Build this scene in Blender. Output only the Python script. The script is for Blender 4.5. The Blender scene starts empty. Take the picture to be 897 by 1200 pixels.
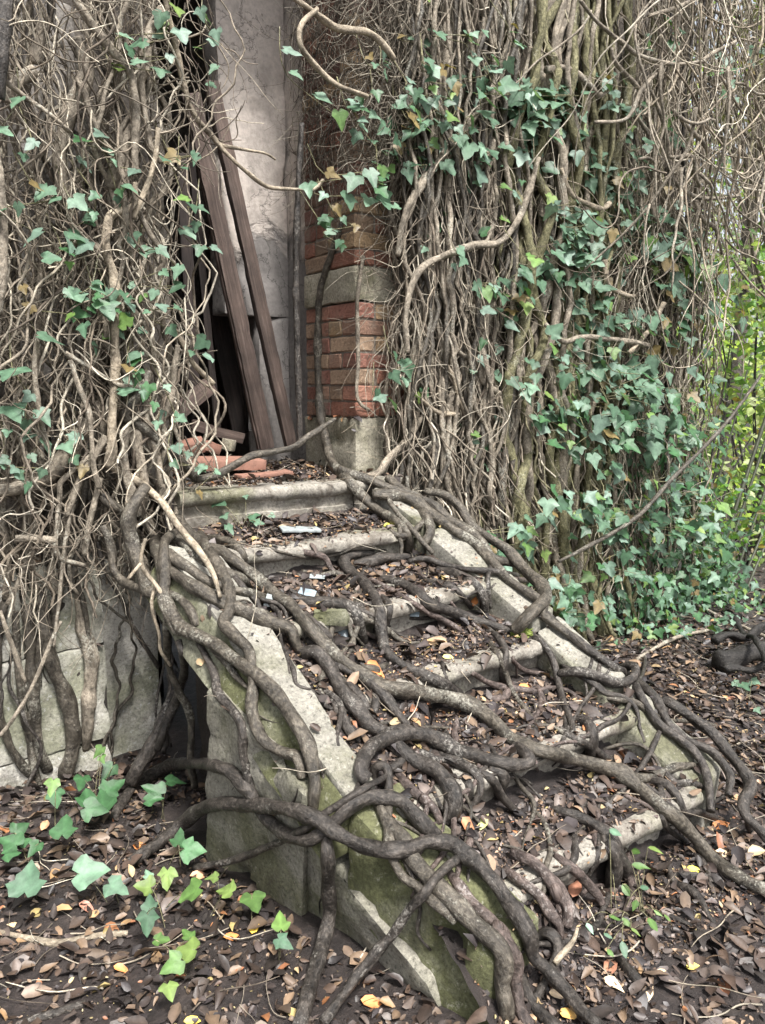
import bpy, bmesh, math, random
import numpy as np
from mathutils import Vector, Matrix, noise as mnoise
from mathutils.bvhtree import BVHTree

rng = np.random.default_rng(7)
random.seed(7)
S = bpy.context.scene
COL = S.collection

# ------------------------------------------------------------------ camera
FPX, CX, CY = 906.0, 448.5, 600.0            # the photograph is 897 x 1200
PITCH = math.atan((600 - 460) / FPX)
YAW = math.radians(52)
CAM = np.array([-2.112, -2.9, 1.4])
FW = np.array([math.cos(YAW) * math.cos(PITCH), math.sin(YAW) * math.cos(PITCH), -math.sin(PITCH)])
RT = np.array([math.sin(YAW), -math.cos(YAW), 0.0])
UP = np.cross(RT, FW)
cam = bpy.data.cameras.new('camera')
cam.sensor_fit = 'VERTICAL'; cam.sensor_height = 36; cam.sensor_width = 36
cam.lens = FPX / 1200 * 36
cam.clip_start = 0.05; cam.clip_end = 500
cam_o = bpy.data.objects.new('camera', cam); COL.objects.link(cam_o)
cam_o.matrix_world = Matrix(((RT[0], UP[0], -FW[0], CAM[0]), (RT[1], UP[1], -FW[1], CAM[1]), (RT[2], UP[2], -FW[2], CAM[2]), (0, 0, 0, 1)))
S.camera = cam_o

def ray(px, py):
    d = FW + RT * (px - CX) / FPX - UP * (py - CY) / FPX
    return d                                  # unit depth along FW
def on_y(px, py, Y):
    d = ray(px, py); return CAM + d * ((Y - CAM[1]) / d[1])
def on_z(px, py, Z):
    d = ray(px, py); return CAM + d * ((Z - CAM[2]) / d[2])
def on_x(px, py, X):
    d = ray(px, py); return CAM + d * ((X - CAM[0]) / d[0])
def on_plane(px, py, p0, n):
    d = ray(px, py); p0 = np.array(p0); n = np.array(n)
    return CAM + d * (np.dot(p0 - CAM, n) / np.dot(d, n))
def project(p):
    v = np.asarray(p) - CAM
    z = v @ FW
    return CX + FPX * (v @ RT) / z, CY - FPX * (v @ UP) / z, z

# ------------------------------------------------------------------ tagging
def tag(o, label=None, cat=None, group=None, kind=None):
    if label: o['label'] = label
    if cat: o['category'] = cat
    if group: o['group'] = group
    if kind: o['kind'] = kind
    return o
def empty(name, loc, label, cat, group=None):
    o = bpy.data.objects.new(name, None); COL.objects.link(o); o.location = loc
    o.empty_display_size = 0.05
    return tag(o, label, cat, group)

def link(name, me, mat, parent=None):
    o = bpy.data.objects.new(name, me); COL.objects.link(o)
    if mat: me.materials.append(mat)
    if parent:
        o.parent = parent
        o.matrix_parent_inverse = Matrix.Translation(parent.location).inverted()
    return o

# ------------------------------------------------------------------ materials
def new_mat(name):
    m = bpy.data.materials.new(name); m.use_nodes = True
    nt = m.node_tree; b = nt.nodes['Principled BSDF']
    return m, nt, b
def N(nt, t, **k):
    n = nt.nodes.new(t)
    for a, v in k.items():
        if a in n.inputs.keys() if not hasattr(n, a) else False: n.inputs[a].default_value = v
        else: setattr(n, a, v)
    return n
def L(nt, a, b): nt.links.new(a, b)
def noise_node(nt, vec, scale, detail=6, rough=0.6, dist=0.0):
    n = nt.nodes.new('ShaderNodeTexNoise'); n.inputs['Scale'].default_value = scale
    n.inputs['Detail'].default_value = detail; n.inputs['Roughness'].default_value = rough; n.inputs['Distortion'].default_value = dist
    if vec is not None: L(nt, vec, n.inputs['Vector'])
    return n
def ramp(nt, fac, stops):
    r = nt.nodes.new('ShaderNodeValToRGB'); e = r.color_ramp.elements
    while len(e) < len(stops): e.new(0.5)
    for i, (p, c) in enumerate(stops):
        e[i].position = p; e[i].color = (c[0], c[1], c[2], 1) if hasattr(c, '__len__') else (c, c, c, 1)
    L(nt, fac, r.inputs['Fac']); return r
def mixc(nt, fac, a, b, mode='MIX'):
    m = nt.nodes.new('ShaderNodeMix'); m.data_type = 'RGBA'; m.blend_type = mode
    for s, v in ((m.inputs[0], fac), (m.inputs[6], a), (m.inputs[7], b)):
        if hasattr(v, 'is_output'): L(nt, v, s)
        elif isinstance(v, (int, float)): s.default_value = v
        else: s.default_value = (v[0], v[1], v[2], 1)
    return m.outputs[2]
def bump(nt, h, strength, dist, b, prev=None):
    n = nt.nodes.new('ShaderNodeBump'); n.inputs['Strength'].default_value = strength; n.inputs['Distance'].default_value = dist
    L(nt, h, n.inputs['Height'])
    if prev: L(nt, prev.outputs[0], n.inputs['Normal'])
    L(nt, n.outputs[0], b.inputs['Normal']); return n
def objco(nt):
    t = nt.nodes.new('ShaderNodeNewGeometry'); return t.outputs['Position']

def bark_mat(name, dark, mid, light, lichen, rough=0.75, lich_amt=0.62, use_col=False):
    m, nt, b = new_mat(name)
    a = nt.nodes.new('ShaderNodeAttribute'); a.attribute_name = 'bark'
    n1 = noise_node(nt, a.outputs['Vector'], 95, 7, 0.68, 0.4)
    n2 = noise_node(nt, a.outputs['Vector'], 22, 4, 0.6)
    n3 = noise_node(nt, objco(nt), 7, 5, 0.6)
    r = ramp(nt, n1.outputs['Fac'], [(0.30, dark), (0.5, mid), (0.72, light)])
    r2 = ramp(nt, n2.outputs['Fac'], [(0.35, 0.5), (0.68, 1.4)])
    c = mixc(nt, 1.0, r.outputs[0], r2.outputs[0], 'MULTIPLY')
    n4 = noise_node(nt, objco(nt), 110, 6, 0.75)
    add = nt.nodes.new('ShaderNodeMath'); add.operation = 'MULTIPLY'; L(nt, n3.outputs['Fac'], add.inputs[0]); L(nt, n4.outputs['Fac'], add.inputs[1])
    lr = ramp(nt, add.outputs[0], [(lich_amt * 0.48, 0.0), (lich_amt * 0.48 + 0.09, 1.0)])
    c = mixc(nt, lr.outputs[0], c, lichen)
    if use_col:
        ca = nt.nodes.new('ShaderNodeAttribute'); ca.attribute_name = 'col'
        c = mixc(nt, 1.0, c, ca.outputs['Color'], 'MULTIPLY')
    L(nt, c, b.inputs['Base Color']); b.inputs['Roughness'].default_value = rough
    b.inputs['Specular IOR Level'].default_value = 0.35
    bp = bump(nt, n1.outputs['Fac'], 0.95, 0.006, b)
    bump(nt, n2.outputs['Fac'], 0.7, 0.010, b, bp)
    return m
def leaf_mat(name, rough=0.4, transl=0.3, spec=0.5, sheen=0.0):
    m, nt, b = new_mat(name)
    ca = nt.nodes.new('ShaderNodeAttribute'); ca.attribute_name = 'col'
    n = noise_node(nt, objco(nt), 45, 4, 0.6)
    r = ramp(nt, n.outputs['Fac'], [(0.3, 0.72), (0.7, 1.2)])
    c = mixc(nt, 1.0, ca.outputs['Color'], r.outputs[0], 'MULTIPLY')
    L(nt, c, b.inputs['Base Color']); b.inputs['Roughness'].default_value = rough
    b.inputs['Specular IOR Level'].default_value = spec
    n2 = noise_node(nt, objco(nt), 130, 3, 0.6)
    bump(nt, n2.outputs['Fac'], 0.25, 0.003, b)
    if transl > 0:
        t = nt.nodes.new('ShaderNodeBsdfTranslucent')
        yc = mixc(nt, 1.0, c, (1.5, 1.6, 0.7), 'MULTIPLY')
        L(nt, yc, t.inputs['Color'])
        ms = nt.nodes.new('ShaderNodeMixShader'); ms.inputs[0].default_value = transl
        L(nt, b.outputs[0], ms.inputs[1]); L(nt, t.outputs[0], ms.inputs[2])
        L(nt, ms.outputs[0], nt.nodes['Material Output'].inputs['Surface'])
    return m
def stone_mat(name, base, moss=(0.075, 0.085, 0.03), moss_amt=0.5, dirt=(0.05, 0.045, 0.04), speck=True, scale=1.0, dirt_amt=0.5):
    m, nt, b = new_mat(name)
    p = objco(nt)
    n1 = noise_node(nt, p, 5 * scale, 8, 0.65, 0.3); n2 = noise_node(nt, p, 90, 6, 0.7); n3 = noise_node(nt, p, 2.3 * scale, 6, 0.62, 0.6)
    n5 = noise_node(nt, p, 260, 3, 0.6)
    r = ramp(nt, n1.outputs['Fac'], [(0.25, [v * 0.62 for v in base]), (0.5, base), (0.75, [min(1, v * 1.3) for v in base])])
    r2 = ramp(nt, n2.outputs['Fac'], [(0.32, 0.3), (0.45, 0.85), (0.56, 1.05), (0.70, 1.45)])
    c = mixc(nt, 1.0, r.outputs[0], r2.outputs[0], 'MULTIPLY')
    mm = ramp(nt, n3.outputs['Fac'], [(0.62 - 0.35 * moss_amt, 0.0), (0.78 - 0.35 * moss_amt, 0.85)])
    mcol = ramp(nt, n2.outputs['Fac'], [(0.3, [v * 0.55 for v in moss]), (0.7, [v * 1.5 for v in moss])])
    c = mixc(nt, mm.outputs[0], c, mcol.outputs[0])
    n6 = noise_node(nt, p, 34, 7, 0.8); sp = ramp(nt, n6.outputs['Fac'], [(0.58, 0.0), (0.64, 0.7)]); c = mixc(nt, sp.outputs[0], c, [min(0.62, v * 1.55) for v in base])
    pt = ramp(nt, n5.outputs['Fac'], [(0.30, 0.75), (0.38, 0.0)]); c = mixc(nt, pt.outputs[0], c, dirt)
    n4 = noise_node(nt, p, 9 * scale, 7, 0.7, 0.8)
    dm = ramp(nt, n4.outputs['Fac'], [(0.70 - 0.25 * dirt_amt, 0.0), (0.82 - 0.2 * dirt_amt, 0.75)])
    c = mixc(nt, dm.outputs[0], c, dirt)
    L(nt, c, b.inputs['Base Color']); b.inputs['Roughness'].default_value = 0.85
    b.inputs['Specular IOR Level'].default_value = 0.3
    bp = bump(nt, n2.outputs['Fac'], 0.55, 0.006, b)
    bp = bump(nt, n1.outputs['Fac'], 0.5, 0.02, b, bp)
    bump(nt, n5.outputs['Fac'], 0.35, 0.002, b, bp)
    return m

M = {}
M['root'] = bark_mat('root_bark', (0.009, 0.008, 0.007), (0.04, 0.034, 0.029), (0.115, 0.10, 0.086), (0.24, 0.225, 0.2), 0.5, 0.66)
M['root_grey'] = bark_mat('grey_root_bark', (0.017, 0.0145, 0.0115), (0.07, 0.06, 0.047), (0.165, 0.145, 0.115), (0.27, 0.258, 0.215), 0.5, 0.62)
M['root_red'] = bark_mat('reddish_root_bark', (0.02, 0.015, 0.013), (0.08, 0.06, 0.052), (0.20, 0.158, 0.14), (0.30, 0.27, 0.25), 0.55, 0.66)
M['stem'] = bark_mat('ivy_stem_bark', (0.07, 0.058, 0.045), (0.235, 0.20, 0.155), (0.40, 0.355, 0.285), (0.44, 0.42, 0.35), 0.8, 0.62)
M['stem_olive'] = bark_mat('olive_stem_bark', (0.035, 0.033, 0.017), (0.145, 0.135, 0.072), (0.30, 0.28, 0.165), (0.38, 0.37, 0.28), 0.8, 0.62)
M['pale'] = bark_mat('pale_dead_bark', (0.13, 0.105, 0.075), (0.30, 0.25, 0.185), (0.46, 0.40, 0.31), (0.42, 0.38, 0.31), 0.8, 0.8)
M['twig'] = bark_mat('twig_bark', (0.45, 0.45, 0.45), (0.95, 0.95, 0.95), (1.3, 1.3, 1.3), (1.1, 1.1, 1.0), 0.8, 0.8, True)
M['ivy'] = leaf_mat('ivy_leaf', 0.48, 0.2, 0.4)
M['litter'] = leaf_mat('fallen_leaf', 0.5, 0.0, 0.45)
M['bright'] = leaf_mat('thicket_leaf', 0.45, 0.5, 0.4)
M['coping'] = stone_mat('coping_stone', (0.24, 0.228, 0.195), (0.08, 0.08, 0.042), 0.3, (0.06, 0.055, 0.045))
M['mossy'] = stone_mat('mossy_stone', (0.20, 0.195, 0.15), (0.072, 0.076, 0.028), 0.8, (0.05, 0.048, 0.035))
M['slab'] = stone_mat('grey_slab_stone', (0.22, 0.208, 0.172), (0.09, 0.09, 0.05), 0.4, (0.07, 0.062, 0.05))
M['step'] = stone_mat('step_stone', (0.27, 0.25, 0.215), (0.10, 0.10, 0.05), 0.3, (0.09, 0.075, 0.06), dirt_amt=0.95)
M['base'] = stone_mat('pier_base_stone', (0.34, 0.315, 0.25), (0.13, 0.125, 0.07), 0.5, (0.1, 0.085, 0.065))
M['plaster'] = stone_mat('old_plaster', (0.5, 0.46, 0.42), (0.3, 0.275, 0.25), 0.4, (0.22, 0.195, 0.17), scale=0.45, dirt_amt=0.35)
M['facade'] = stone_mat('overgrown_wall', (0.21, 0.185, 0.16), (0.085, 0.075, 0.045), 0.4, (0.05, 0.041, 0.034))
M['render'] = stone_mat('plinth_render', (0.46, 0.44, 0.395), (0.19, 0.195, 0.13), 0.48, (0.14, 0.125, 0.105), scale=0.8, dirt_amt=0.45)
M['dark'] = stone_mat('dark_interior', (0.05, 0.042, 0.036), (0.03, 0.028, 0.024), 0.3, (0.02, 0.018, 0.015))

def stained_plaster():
    """beige above a ragged line and darker grey below, with stains running down it"""
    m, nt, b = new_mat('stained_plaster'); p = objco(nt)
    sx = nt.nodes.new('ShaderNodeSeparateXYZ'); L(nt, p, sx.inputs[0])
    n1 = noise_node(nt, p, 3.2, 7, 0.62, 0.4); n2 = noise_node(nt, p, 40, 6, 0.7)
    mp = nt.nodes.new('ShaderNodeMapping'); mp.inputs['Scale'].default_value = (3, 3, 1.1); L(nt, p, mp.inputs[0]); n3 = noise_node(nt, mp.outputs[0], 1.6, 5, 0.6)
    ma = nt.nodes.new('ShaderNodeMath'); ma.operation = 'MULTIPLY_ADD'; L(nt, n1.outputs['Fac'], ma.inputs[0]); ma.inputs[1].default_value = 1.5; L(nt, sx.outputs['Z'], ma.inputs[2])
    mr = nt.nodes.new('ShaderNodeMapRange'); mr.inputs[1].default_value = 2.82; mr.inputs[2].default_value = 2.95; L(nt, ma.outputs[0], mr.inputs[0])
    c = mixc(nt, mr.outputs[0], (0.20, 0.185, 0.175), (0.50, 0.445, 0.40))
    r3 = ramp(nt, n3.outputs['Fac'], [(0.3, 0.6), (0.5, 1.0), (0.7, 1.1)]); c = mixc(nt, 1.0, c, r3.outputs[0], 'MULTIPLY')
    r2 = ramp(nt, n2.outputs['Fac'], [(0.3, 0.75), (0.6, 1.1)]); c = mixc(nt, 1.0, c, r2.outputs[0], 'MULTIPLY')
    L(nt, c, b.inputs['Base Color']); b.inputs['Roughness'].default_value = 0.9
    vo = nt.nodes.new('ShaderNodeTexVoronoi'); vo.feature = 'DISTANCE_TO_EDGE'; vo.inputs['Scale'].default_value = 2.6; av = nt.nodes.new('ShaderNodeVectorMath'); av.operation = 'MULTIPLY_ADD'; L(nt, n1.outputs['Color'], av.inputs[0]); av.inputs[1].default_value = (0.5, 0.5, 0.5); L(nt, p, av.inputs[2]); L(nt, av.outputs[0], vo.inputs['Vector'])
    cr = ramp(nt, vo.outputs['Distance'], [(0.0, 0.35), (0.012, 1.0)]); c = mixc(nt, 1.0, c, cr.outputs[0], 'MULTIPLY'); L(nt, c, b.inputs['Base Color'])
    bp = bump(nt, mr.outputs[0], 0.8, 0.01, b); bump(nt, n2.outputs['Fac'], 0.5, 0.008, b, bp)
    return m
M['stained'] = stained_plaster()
def soil_mat():
    m, nt, b = new_mat('dark_soil'); p = objco(nt)
    n1 = noise_node(nt, p, 30, 8, 0.75); n2 = noise_node(nt, p, 5, 5, 0.6); n3 = noise_node(nt, p, 170, 4, 0.7)
    r = ramp(nt, n1.outputs['Fac'], [(0.3, (0.012, 0.009, 0.0085)), (0.55, (0.038, 0.029, 0.026)), (0.75, (0.085, 0.066, 0.056))])
    r2 = ramp(nt, n2.outputs['Fac'], [(0.35, 0.75), (0.7, 1.3)])
    c = mixc(nt, 1.0, r.outputs[0], r2.outputs[0], 'MULTIPLY')
    s = ramp(nt, n3.outputs['Fac'], [(0.66, 0.0), (0.74, 0.7)])
    c = mixc(nt, s.outputs[0], c, (0.16, 0.125, 0.07))
    L(nt, c, b.inputs['Base Color']); b.inputs['Roughness'].default_value = 0.6
    bp = bump(nt, n1.outputs['Fac'], 0.9, 0.02, b); bump(nt, n3.outputs['Fac'], 0.6, 0.006, b, bp)
    return m
M['soil'] = soil_mat()
def brick_mat():
    m, nt, b = new_mat('old_red_brick'); p = objco(nt)
    ca = nt.nodes.new('ShaderNodeAttribute'); ca.attribute_name = 'col'
    n1 = noise_node(nt, p, 60, 7, 0.7); n2 = noise_node(nt, p, 9, 5, 0.65)
    r = ramp(nt, n1.outputs['Fac'], [(0.28, 0.5), (0.5, 1.0), (0.75, 1.3)])
    c = mixc(nt, 1.0, ca.outputs['Color'], r.outputs[0], 'MULTIPLY')
    s = ramp(nt, n2.outputs['Fac'], [(0.52, 0.0), (0.66, 0.65)])
    c = mixc(nt, s.outputs[0], c, (0.22, 0.185, 0.145))
    L(nt, c, b.inputs['Base Color']); b.inputs['Roughness'].default_value = 0.9
    bp = bump(nt, n1.outputs['Fac'], 1.0, 0.012, b); bump(nt, n2.outputs['Fac'], 0.5, 0.012, b, bp)
    return m
M['brick'] = brick_mat()
def wood_mat(name, a, bb):
    m, nt, b = new_mat(name)
    at = nt.nodes.new('ShaderNodeTexCoord'); mp = nt.nodes.new('ShaderNodeMapping'); mp.inputs['Scale'].default_value = (30, 30, 1.2)
    L(nt, at.outputs['Object'], mp.inputs['Vector'])
    n1 = noise_node(nt, mp.outputs[0], 2.5, 7, 0.7, 0.5); n2 = noise_node(nt, objco(nt), 6, 5, 0.6)
    r = ramp(nt, n1.outputs['Fac'], [(0.3, [v * 0.4 for v in a]), (0.52, a), (0.75, bb)])
    r2 = ramp(nt, n2.outputs['Fac'], [(0.35, 0.55), (0.7, 1.25)])
    c = mixc(nt, 1.0, r.outputs[0], r2.outputs[0], 'MULTIPLY')
    L(nt, c, b.inputs['Base Color']); b.inputs['Roughness'].default_value = 0.8
    bump(nt, n1.outputs['Fac'], 0.7, 0.006, b)
    return m
M['wood'] = wood_mat('weathered_plank', (0.095, 0.066, 0.054), (0.185, 0.14, 0.118))
M['wood_dark'] = wood_mat('dark_timber', (0.03, 0.021, 0.018), (0.065, 0.046, 0.038))
M['wood_red'] = wood_mat('red_brown_board', (0.035, 0.021, 0.018), (0.07, 0.042, 0.035))
def flat_mat(name, c, rough=0.8):
    m, nt, b = new_mat(name); p = objco(nt); n1 = noise_node(nt, p, 40, 6, 0.7)
    r = ramp(nt, n1.outputs['Fac'], [(0.3, [v * 0.55 for v in c]), (0.5, c), (0.75, [min(1, v * 1.2) for v in c])])
    L(nt, r.outputs[0], b.inputs['Base Color']); b.inputs['Roughness'].default_value = rough
    bump(nt, n1.outputs['Fac'], 0.5, 0.004, b); return m
M['terracotta'] = flat_mat('terracotta', (0.24, 0.125, 0.09))
M['paper'] = flat_mat('scrap_paper', (0.27, 0.30, 0.30), 0.5)
M['bluescrap'] = flat_mat('pale_blue_plastic', (0.22, 0.27, 0.30), 0.35)
M['cane'] = flat_mat('dark_cane', (0.045, 0.05, 0.028), 0.5)
M['log'] = bark_mat('dark_log', (0.006, 0.005, 0.005), (0.02, 0.018, 0.016), (0.05, 0.045, 0.04), (0.06, 0.055, 0.045), 0.7, 0.7)
M['mosscushion'] = flat_mat('moss_cushion', (0.16, 0.2, 0.04), 0.95)

# ------------------------------------------------------------------ fast mesh building
def raw_mesh(name, V, Fq, attrs=None, smooth=True):
    me = bpy.data.meshes.new(name)
    V = np.ascontiguousarray(V, dtype=np.float32); Fq = np.ascontiguousarray(Fq, dtype=np.int32)
    k = Fq.shape[1]
    me.vertices.add(len(V)); me.vertices.foreach_set('co', V.ravel())
    me.loops.add(Fq.size); me.loops.foreach_set('vertex_index', Fq.ravel())
    me.polygons.add(len(Fq)); me.polygons.foreach_set('loop_start', np.arange(0, Fq.size, k, dtype=np.int32))
    me.polygons.foreach_set('loop_total', np.full(len(Fq), k, dtype=np.int32))
    me.polygons.foreach_set('use_smooth', np.full(len(Fq), smooth, dtype=bool))
    for nm, (ty, arr) in (attrs or {}).items():
        at = me.attributes.new(nm, ty, 'POINT')
        arr = np.ascontiguousarray(arr, dtype=np.float32)
        at.data.foreach_set('color' if ty == 'FLOAT_COLOR' else 'vector', arr.ravel())
    me.update(calc_edges=True); me.validate()
    return me

def tubes(P, R, sides=6, col=None, wob=0.0, stretch=0.75):
    """P (n,k,3), R (n,k): n tubes of k rings -> V, F, bark, col"""
    P = np.asarray(P, float); R = np.asarray(R, float); n, k, _ = P.shape
    T = np.gradient(P, axis=1); T /= np.linalg.norm(T, axis=2, keepdims=True) + 1e-9
    A = np.zeros_like(P)
    ref = np.array([0.31, 0.83, 0.47]); ref /= np.linalg.norm(ref)
    a = np.cross(T[:, 0], ref); bad = np.linalg.norm(a, axis=1) < 0.15
    a[bad] = np.cross(T[bad, 0], np.array([0.9, -0.1, 0.4]))
    A[:, 0] = a / (np.linalg.norm(a, axis=1, keepdims=True) + 1e-9)
    for i in range(1, k):
        a = A[:, i - 1] - T[:, i] * np.sum(A[:, i - 1] * T[:, i], axis=1, keepdims=True)
        A[:, i] = a / (np.linalg.norm(a, axis=1, keepdims=True) + 1e-9)
    B = np.cross(T, A)
    th = np.arange(sides) * 2 * np.pi / sides
    c, s = np.cos(th), np.sin(th)
    ln = np.concatenate([np.zeros((n, 1)), np.cumsum(np.linalg.norm(np.diff(P, axis=1), axis=2), axis=1)], axis=1)
    RR = R[:, :, None] * np.ones(sides)
    if wob:
        ph = rng.uniform(0, 6.28, (n, 1, 4)); f = rng.uniform(9, 34, (n, 1, 4))
        w = (np.sin(ln[:, :, None] * f[..., :1] + ph[..., :1] + th * 2) + 0.8 * np.sin(ln[:, :, None] * f[..., 1:2] * 1.7 + ph[..., 1:2] - th * 3)
             + 0.7 * np.sin(ln[:, :, None] * f[..., 2:3] * 2.6 + ph[..., 2:3] + th))
        RR = RR * (1 + wob * w)
    V = P[:, :, None, :] + RR[..., None] * (A[:, :, None, :] * c[:, None] + B[:, :, None, :] * s[:, None])
    bark = np.zeros((n, k, sides, 3)); off = rng.uniform(0, 50, (n, 1, 1, 3))
    bark[..., 0] = RR * c; bark[..., 1] = RR * s; bark[..., 2] = (ln * stretch)[:, :, None]
    bark = bark + off
    idx = np.arange(n * k * sides).reshape(n, k, sides)
    q = np.stack([idx[:, :-1, :], np.roll(idx, -1, 2)[:, :-1, :], np.roll(idx, -1, 2)[:, 1:, :], idx[:, 1:, :]], axis=-1).reshape(-1, 4)
    at = {'bark': ('FLOAT_VECTOR', bark.reshape(-1, 3))}
    if col is not None:
        cc = np.ones((n, k, sides, 4)); cc[..., :3] = np.asarray(col).reshape(n, 1, 1, 3)
        at['col'] = ('FLOAT_COLOR', cc.reshape(-1, 4))
    return V.reshape(-1, 3), q, at
def join(parts):
    V = []; F = []; at = {}; o = 0
    for v, f, a in parts:
        V.append(v); F.append(f + o); o += len(v)
        for kx, (t, arr) in a.items(): at.setdefault(kx, (t, []))[1].append(arr)
    return np.concatenate(V), np.concatenate(F), {kx: (t, np.concatenate(l)) for kx, (t, l) in at.items()}
def tube_obj(name, P, R, mat, sides=10, wob=0.06, parent=None, col=None):
    P = np.asarray(P); R = np.asarray(R).copy()
    # closed rounded ends
    e0 = P[0] - (P[1] - P[0]) * 0.02; e1 = P[-1] + (P[-1] - P[-2]) * 0.02
    P = np.concatenate([[e0], P, [e1]]); R = np.concatenate([[R[0] * 0.02], R, [R[-1] * 0.02]])
    v, q, a = tubes(P[None], R[None], sides, None if col is None else np.array([col]), wob)
    return link(name, raw_mesh(name, v, q, a), mat, parent)

def catmull(pts, step):
    pts = [np.asarray(p, float) for p in pts]
    if len(pts) == 2: pts = [pts[0], (pts[0] + pts[1]) / 2, pts[1]]
    ext = [2 * pts[0] - pts[1]] + pts + [2 * pts[-1] - pts[-2]]
    out = []
    for i in range(1, len(ext) - 2):
        p0, p1, p2, p3 = ext[i - 1:i + 3]
        m = max(2, int(np.linalg.norm((p2 - p1)[:2]) / step))
        for j in range(m):
            t = j / m
            out.append(0.5 * ((2 * p1) + (-p0 + p2) * t + (2 * p0 - 5 * p1 + 4 * p2 - p3) * t * t + (-p0 + 3 * p1 - 3 * p2 + p3) * t ** 3))
    out.append(pts[-1]); return np.array(out)

# ------------------------------------------------------------------ solids (blocks with worn edges)
def rough_block(name, V8, mat, parent=None, cuts=0.035, amp=0.006, bev=0.012, seed=0, chips=1.0):
    """V8: bottom 4 (ccw) then top 4"""
    bm = bmesh.new(); vs = [bm.verts.new(v) for v in V8]
    for f in ((3, 2, 1, 0), (4, 5, 6, 7), (0, 1, 5, 4), (1, 2, 6, 5), (2, 3, 7, 6), (3, 0, 4, 7)): bm.faces.new([vs[i] for i in f])
    bmesh.ops.recalc_face_normals(bm, faces=bm.faces)
    bmesh.ops.bevel(bm, geom=bm.edges[:], offset=bev, segments=2, affect='EDGES', profile=0.6)
    for _ in range(7):
        es = [e for e in bm.edges if e.calc_length() > cuts * 1.7]
        if not es or len(bm.verts) > 9000: break
        bmesh.ops.subdivide_edges(bm, edges=es, cuts=1, use_grid_fill=True)
    bmesh.ops.triangulate(bm, faces=[f for f in bm.faces if len(f.verts) > 4])
    bm.normal_update()
    o = Vector((seed * 3.1, seed * 1.7, seed * 0.9))
    nv = {v: v.normal.copy() for v in bm.verts}
    for v in bm.verts:
        a = mnoise.fractal(v.co * 14 + o, 1.0, 2.0, 4) * amp + mnoise.noise(v.co * 4 + o) * amp * 0.8
        c = mnoise.noise(v.co * 9 + o * 2)
        if c > 0.32: a -= (c - 0.32) * 0.05 * chips
        v.co += nv[v] * a
    me = bpy.data.meshes.new(name); bm.to_mesh(me); bm.free()
    for p in me.polygons: p.use_smooth = True
    me.set_sharp_from_angle(angle=math.radians(38))
    return link(name, me, mat, parent)
def box8(x0, x1, y0, y1, z0, z1):
    return [(x0, y0, z0), (x1, y0, z0), (x1, y1, z0), (x0, y1, z0), (x0, y0, z1), (x1, y0, z1), (x1, y1, z1), (x0, y1, z1)]
def plain_box(name, b, mat, parent=None, **k):
    return rough_block(name, box8(*b), mat, parent, **k)

SOLID = []
H = 1.035; RISE = H / 6
NOSE = [-0.26, -0.57, -0.92, -1.17, -1.50, -1.74]
def nose_line(y): return H - 0.581 * (-y - 0.26)

# ------------------------------------------------------------------ ground
def fbm(x, y, s, seed=0.0):
    r = np.random.default_rng(int(seed * 100) + 5); v = np.zeros_like(x); a = 1.0
    for i in range(5):
        an = r.uniform(0, 6.28, 3); f = s * 1.9 ** i
        for q in an: v += a / 3 * np.sin(f * (x * np.cos(q) + y * np.sin(q)) + r.uniform(0, 6.28))
        a *= 0.55
    return v
def ground_z(x, y):
    far = np.clip((np.hypot(x, y + 1) - 3.2) / 6, 0, 40)
    d = 0.014 * fbm(x, y, 3.1, 1) + 0.008 * fbm(x, y, 13, 2)
    left = np.clip((-1.25 - x) / 0.5, 0, 1) * np.clip((y + 0.9) / 0.8, 0, 1) * 0.04
    return d + far * 0.16 * (x > -40) + left
def build_ground():
    u = np.concatenate([-np.geomspace(60, 3.3, 26), np.linspace(-3.2, 3.2, 190), np.geomspace(3.3, 60, 26)])
    X, Y = np.meshgrid(u, u - 0.6, indexing='ij'); Z = ground_z(X, Y)
    n = len(u); idx = np.arange(n * n).reshape(n, n)
    q = np.stack([idx[:-1, :-1], idx[1:, :-1], idx[1:, 1:], idx[:-1, 1:]], -1).reshape(-1, 4)
    me = raw_mesh('ground', np.stack([X, Y, Z], -1).reshape(-1, 3), q)
    return tag(link('ground', me, M['soil']), kind='structure')
ground = build_ground(); SOLID.append(ground)

# ------------------------------------------------------------------ house
house = empty('ruined_house', (0, 0.2, 0), 'derelict brick and plaster house smothered in ivy, with an open doorway', 'house')
def hpart(name, b, mat, **k):
    o = plain_box(name, b, mat, house, **k); SOLID.append(o); return o
hpart('left_wall', (-3.6, -0.87, 0.02, 0.4, 0.8, 4.6), M['facade'], cuts=0.12, amp=0.02)
hpart('left_wall', (-3.6, -1.05, 0.02, 0.4, -0.2, 0.795), M['facade'], cuts=0.2, amp=0.01)
hpart('hollow_back', (-1.06, -0.8, 0.42, 0.5, -0.2, 0.8), M['dark'], cuts=0.2)  # near-black panel standing in for the darkness of the hollow beside the stair
for i_, b_ in enumerate(((-3.6, -1.216, -0.2, 0.098), (-3.6, -1.72, 0.102, 0.468), (-1.715, -1.216, 0.102, 0.468), (-3.6, -1.50, 0.473, 0.80), (-1.495, -1.216, 0.473, 0.80))):
    hpart('plinth_block', (b_[0], b_[1], -0.07, 0.06, b_[2], b_[3]), M['render'], cuts=0.03, amp=0.007, bev=0.008, seed=40 + i_, chips=1.6)
hpart('plinth', (-3.6, -1.216, -0.055, 0.055, -0.2, 0.79), M['dark'], cuts=0.2, amp=0.001, bev=0.002)
hpart('plinth', (-1.21, -0.985, -0.005, 0.06, -0.2, 0.78), M['render'], cuts=0.04, amp=0.007, seed=4)
hpart('right_wall', (0.36, 1.93, 0.03, 0.4, -0.2, 4.6), M['facade'], cuts=0.1, amp=0.015, seed=2)
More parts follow.
